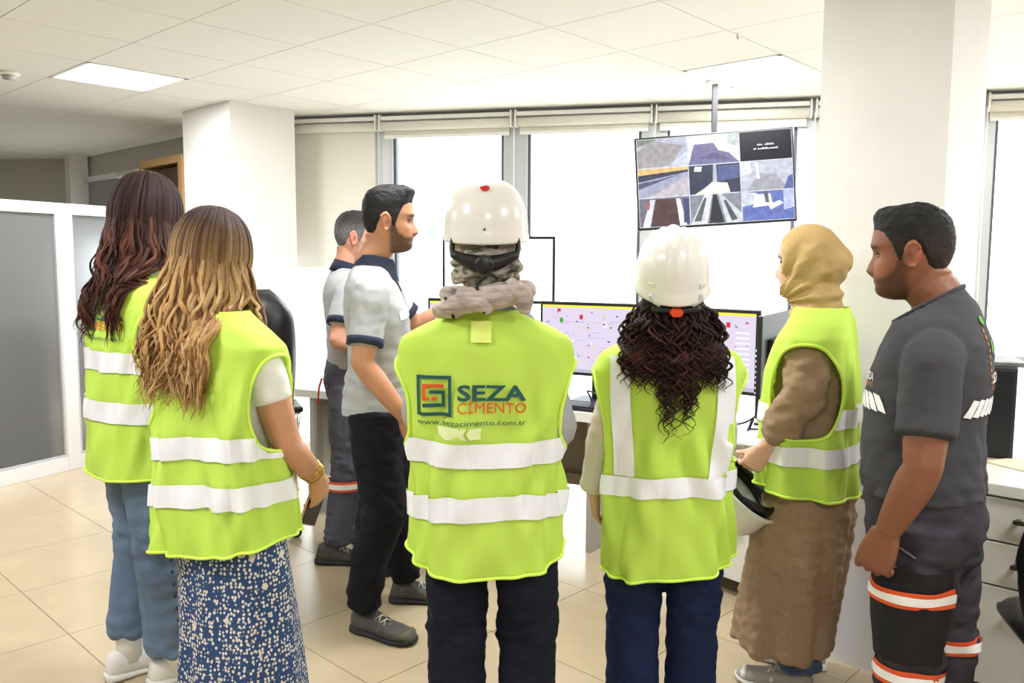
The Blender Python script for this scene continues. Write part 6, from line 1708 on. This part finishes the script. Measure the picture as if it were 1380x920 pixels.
# ------------------------------------------------------------------ F: man in charcoal T-shirt on the right
def man_charcoal():
    e = person(1260, 2.27, 56, 'stocky dark-haired man in charcoal T-shirt and dark work trousers beside the right column')
    H = 1.655; k = H / 1.75; L = loc_of(e)
    Hd = Head((.0, .055, H - .128), yaw=6, pitch=-5, k=1.06)
    SR, SL = np.array((.185, -.03, 1.255)), np.array((-.185, -.03, 1.255))
    EL = np.array((-.265, -.03, .985)); WL = np.array((-.255, .045, .805)); ER, WR = np.array((.26, -.03, .985)), np.array((.25, .08, .80))
    hl = hand(WL, (.05, .32, -.92), (.9, -.15, -.1), (0, .9, .3), None, .9, (.9, .22, .35), 14, 1.18, [(36, 48, 34), (42, 52, 36), (46, 54, 38), (48, 56, 40)])
    hr = hand(WR, (-.05, .3, -.9), (-.9, .0, 0), (0, .9, .3), (40, 48, 34), s=1.05)
    basic_body(Hd, H, False, [arm(SR, ER, WR, 1.16), arm(SL, EL, WL, 1.16)], (150, 100, 74), e, [hr, hl], fake_legs(k, .09), nose=.95, chin=.0, bulk=.98, neck_r=.064,
               colf=skin_col((136, 88, 64), Hd, ((46, 34, 30), .66), (140, 84, 72), (30, 24, 22)))
    eyes(Hd, e)
    def hcol(P, m):
        t = np.clip((.055 - P[:, 2]) / .06, 0, 1)[:, None]; return np.array(srgb(17, 15, 15)[:3]) * (1 - t) + np.array(srgb(46, 34, 29)[:3]) * t
    short_hair('hair', Hd, M_HAIRB, e, top=.011, side=.004, seed=42, front=.070, back=-.055, quiff=.008, burn=-.015, colf=hcol)
    rings = [(.865, .192, .158, .158, 0, 0), (.92, .192, .16, .152, 0, .0), (.99, .195, .165, .148, 0, .0), (1.08, .195, .16, .148, 0, .0), (1.18, .205, .155, .152, 0, -.005), (1.27, .215, .135, .142, 0, -.01),
             (1.335, .190, .105, .118, 0, -.012), (1.385, .125, .088, .10, 0, -.010), (1.42, .085, .082, .082, 0, .0), (1.45, .074, .078, .068, 0, .006)]
    sl = []
    for S, E in ((SR, ER), (SL, EL)):
        q = S + (E - S) * .70; sl.append(limb([S * np.array((.55, 1, 1)), S, S + (E - S) * .4, q], [.074, .074, .073, .073], 22, 22))
    sh = solid('tshirt', [loft(rings, 52, 2.2)] + sl, .006, M_CHAR, e, 5, None, wrinkle(161, .0042, .11, (1, 1, 1.4), ((.85, .08),)), cut=lambda co: co[:, 2] > 1.392 - .62 * co[:, 1])
    V, F = tube([Hd.c * 0 + np.array((.082 * math.sin(t), .010 + .082 * math.cos(t), 1.390 - .62 * (.010 + .082 * math.cos(t)))) for t in np.linspace(0, 2 * math.pi, 41)], [.010] * 41, 8, False, (1, .6)); mesh('neckband', V, F, M_CHAR, sh)
    bv = BVHTree.FromPolygons([q.co.copy() for q in sh.data.vertices], [tuple(p.vertices) for p in sh.data.polygons])
    def wrap(a, z, off=.004):
        d = Vector((-math.sin(a), -math.cos(a), 0)); o = Vector((math.sin(a) * .9, math.cos(a) * .9, z)); h = bv.ray_cast(o, d)[0]
        p = h if h is not None else Vector((0, 0, z)); return tuple(p - d * off)
    # chevron reflective band made of slanted tabs, front and back
    for deg in list(np.arange(-60, 61, 9.0)) + list(np.arange(124, 238, 9.5)):
        a = math.radians(deg); front_ = abs(deg) < 90
        z = 1.125; w = math.radians(8.0); sl_ = math.radians(-3.6 if front_ else 4.0); hz = .025
        V = [wrap(a - w / 2 + sl_, z - hz), wrap(a + w / 2 + sl_, z - hz * .8), wrap(a + w / 2, z), wrap(a + w / 2 - sl_, z + hz), wrap(a - w / 2 - sl_, z + hz * .8), wrap(a - w / 2, z)]
        mesh('reflective_chevron', V, [(0, 1, 2, 5), (5, 2, 3, 4)], M_REFLW, sh, False)
    # small prints: chest and back lettering
    def lettering(txt, a0, z, size, m, width, vert=False, bold=.0, flip=1):
        V, F = text_mesh(txt, size, bold)
        kx = width / max(1e-6, V[:, 0].max() - V[:, 0].min()); V[:, 0] *= kx
        r = .17; out = []
        for x, y_ in V:
            if vert: out.append(wrap(a0 - flip * y_ / r, z + x, .003))
            else: out.append(wrap(a0 - x / r, z + y_, .003))
        mesh('lettering', out, F, m, sh, False)
    M_PW = mat('shirt_print_white', (232, 232, 228), .7); M_PO = mat('shirt_print_orange', (206, 120, 56), .7); M_PG = mat('shirt_print_green', (96, 176, 60), .7)
    lettering('SEZA', math.radians(-24), 1.180, .030, M_PW, .075, bold=.0006)
    lettering('CİMENTO', math.radians(-24), 1.163, .017, M_PO, .075)
    _q = random.Random(6)
    for i in range(9):                                  # worn vertical line of lettering
        a_ = 207 - i * .9; z_ = 1.325 - i * .017; V = [wrap(math.radians(a_ + da), z_ + dz, .003) for da, dz in ((-2, -.006), (2.2, -.004), (2.0, .002), (_q.uniform(-1, 1), .003), (-2.2, .006))]
        mesh('worn_lettering', V, [(0, 1, 2, 3, 4)], M_PO, sh, False)
    lettering('SEZA', math.radians(196), 1.185, .036, M_PW, .09, bold=.0006)
    lettering('CİMENTO', math.radians(196), 1.158, .022, M_PO, .09)
    for a, z, q in ((205, 1.352, .010), (201, 1.350, .012), (190, 1.29, .010), (191, 1.275, .012)):
        V = [wrap(math.radians(a + 4 * math.cos(t)), z + q * math.sin(t), .003) for t in np.linspace(0, 2 * math.pi, 12, endpoint=False)]
        mesh('leaf_print', V, [tuple(range(12))], M_PG, sh, False)
    # work trousers with cargo pocket and reflective bands
    mt = mat('charcoal_work_trouser', (60, 57, 64), .85, noise=.12, nscale=30, bump=.12, bscale=300, spec=.2)
    aL = (-.105, -.01, .10); aR = (.115, -.07, .10)
    pl_ = [(-.105, -.01, .80), (-.112, -.01, .60), (-.11, .0, .42), aL]; pr_ = [(.105, -.03, .80), (.112, -.05, .60), (.115, -.065, .42), aR]
    tr = trousers(e, [(pl_, [.118, .102, .086, .078], None), (pr_, [.118, .102, .086, .078], None)],
                  [(.68, .17, .125, .15), (.78, .19, .14, .165), (.88, .185, .15, .15), (.95, .175, .14, .135)], mt, seed=171, amp=.0055, spots=((.42, .08), (.70, .08)))
    bt = BVHTree.FromPolygons([q.co.copy() for q in tr.data.vertices], [tuple(p.vertices) for p in tr.data.polygons])
    def onleg(cx, cy, a, z, off):
        d = Vector((-math.sin(a), -math.cos(a), 0)); h = bt.ray_cast(Vector((cx, cy, z)) - d * .6, d)[0]
        p = h if h is not None else Vector((cx, cy, z)); return tuple(p - d * off)
    def legpatch(name, c, a0, a1, zf0, zf1, m, off, n=20, mz=6, par=None):
        V = []
        for j in range(mz + 1):
            for i in range(n + 1):
                a = math.radians(a0 + (a1 - a0) * i / n); u = i / n; V.append(onleg(c[0], c[1], a, zf0(u) + (zf1(u) - zf0(u)) * j / mz, off))
        F = [(j * (n + 1) + i, j * (n + 1) + i + 1, (j + 1) * (n + 1) + i + 1, (j + 1) * (n + 1) + i) for j in range(mz) for i in range(n)]
        return mesh(name, V, F, m, par or tr, True)
    M_POCK = mat('pocket_black', (20, 20, 24), .85, bump=.1, bscale=300)
    cl = (-.111, -.005)
    legpatch('cargo_pocket', cl, -150, 5, lambda u: .44, lambda u: .70, M_POCK, .010)
    zb = lambda u: .632 - .022 * math.sin(u * math.pi * .5)
    legpatch('orange_band', cl, -152, 8, lambda u: zb(u) - .024, lambda u: zb(u) + .024, M_ORF, .014, mz=2)
    legpatch('reflective_band', cl, -152, 8, lambda u: zb(u) - .012, lambda u: zb(u) + .012, M_REFLW, .017, mz=2)
    for c in (cl, (.115, -.065)):
        zl = .385 if c is cl else .41
        for nm_, h_, m_, of_ in (('orange_band', .024, M_ORF, .004), ('reflective_band', .012, M_REFLW, .007)):
            V = []; n_ = 48
            for zz in (zl - h_, zl + h_):
                for a in np.linspace(0, 2 * math.pi, n_, endpoint=False):
                    d = Vector((math.sin(a), math.cos(a), 0)); h = bt.ray_cast(Vector((c[0], c[1], zz)), d)[0]
                    V.append(tuple((h if h is not None else Vector((c[0], c[1], zz)) + d * .09) + d * of_))
            mesh(nm_, V, [(j, (j + 1) % n_, n_ + (j + 1) % n_, n_ + j) for j in range(n_)], m_, tr, True)
    V, F = tube([onleg(-.11, 0, math.radians(-62), .80, .004), onleg(-.11, 0, math.radians(-78), .755, .004), onleg(-.11, 0, math.radians(-100), .735, .004)], [.0035] * 3, 6); mesh('pocket_seam', V, F, mat('seam_grey', (92, 90, 98), .8), tr)
    for f in (aL, aR): shoe(e, (f[0], f[1] + .02, 0), .0, M_SHOE, M_RUBBER, .29, .054, M_LACE, name='work_shoe')

import time as _t
for _f in (man_behind, man_pointing, woman_camo, woman_curly, woman_dark, woman_blonde, woman_hijab, man_charcoal):
    _0 = _t.time(); _f(); print(_f.__name__, round(_t.time() - _0, 1))
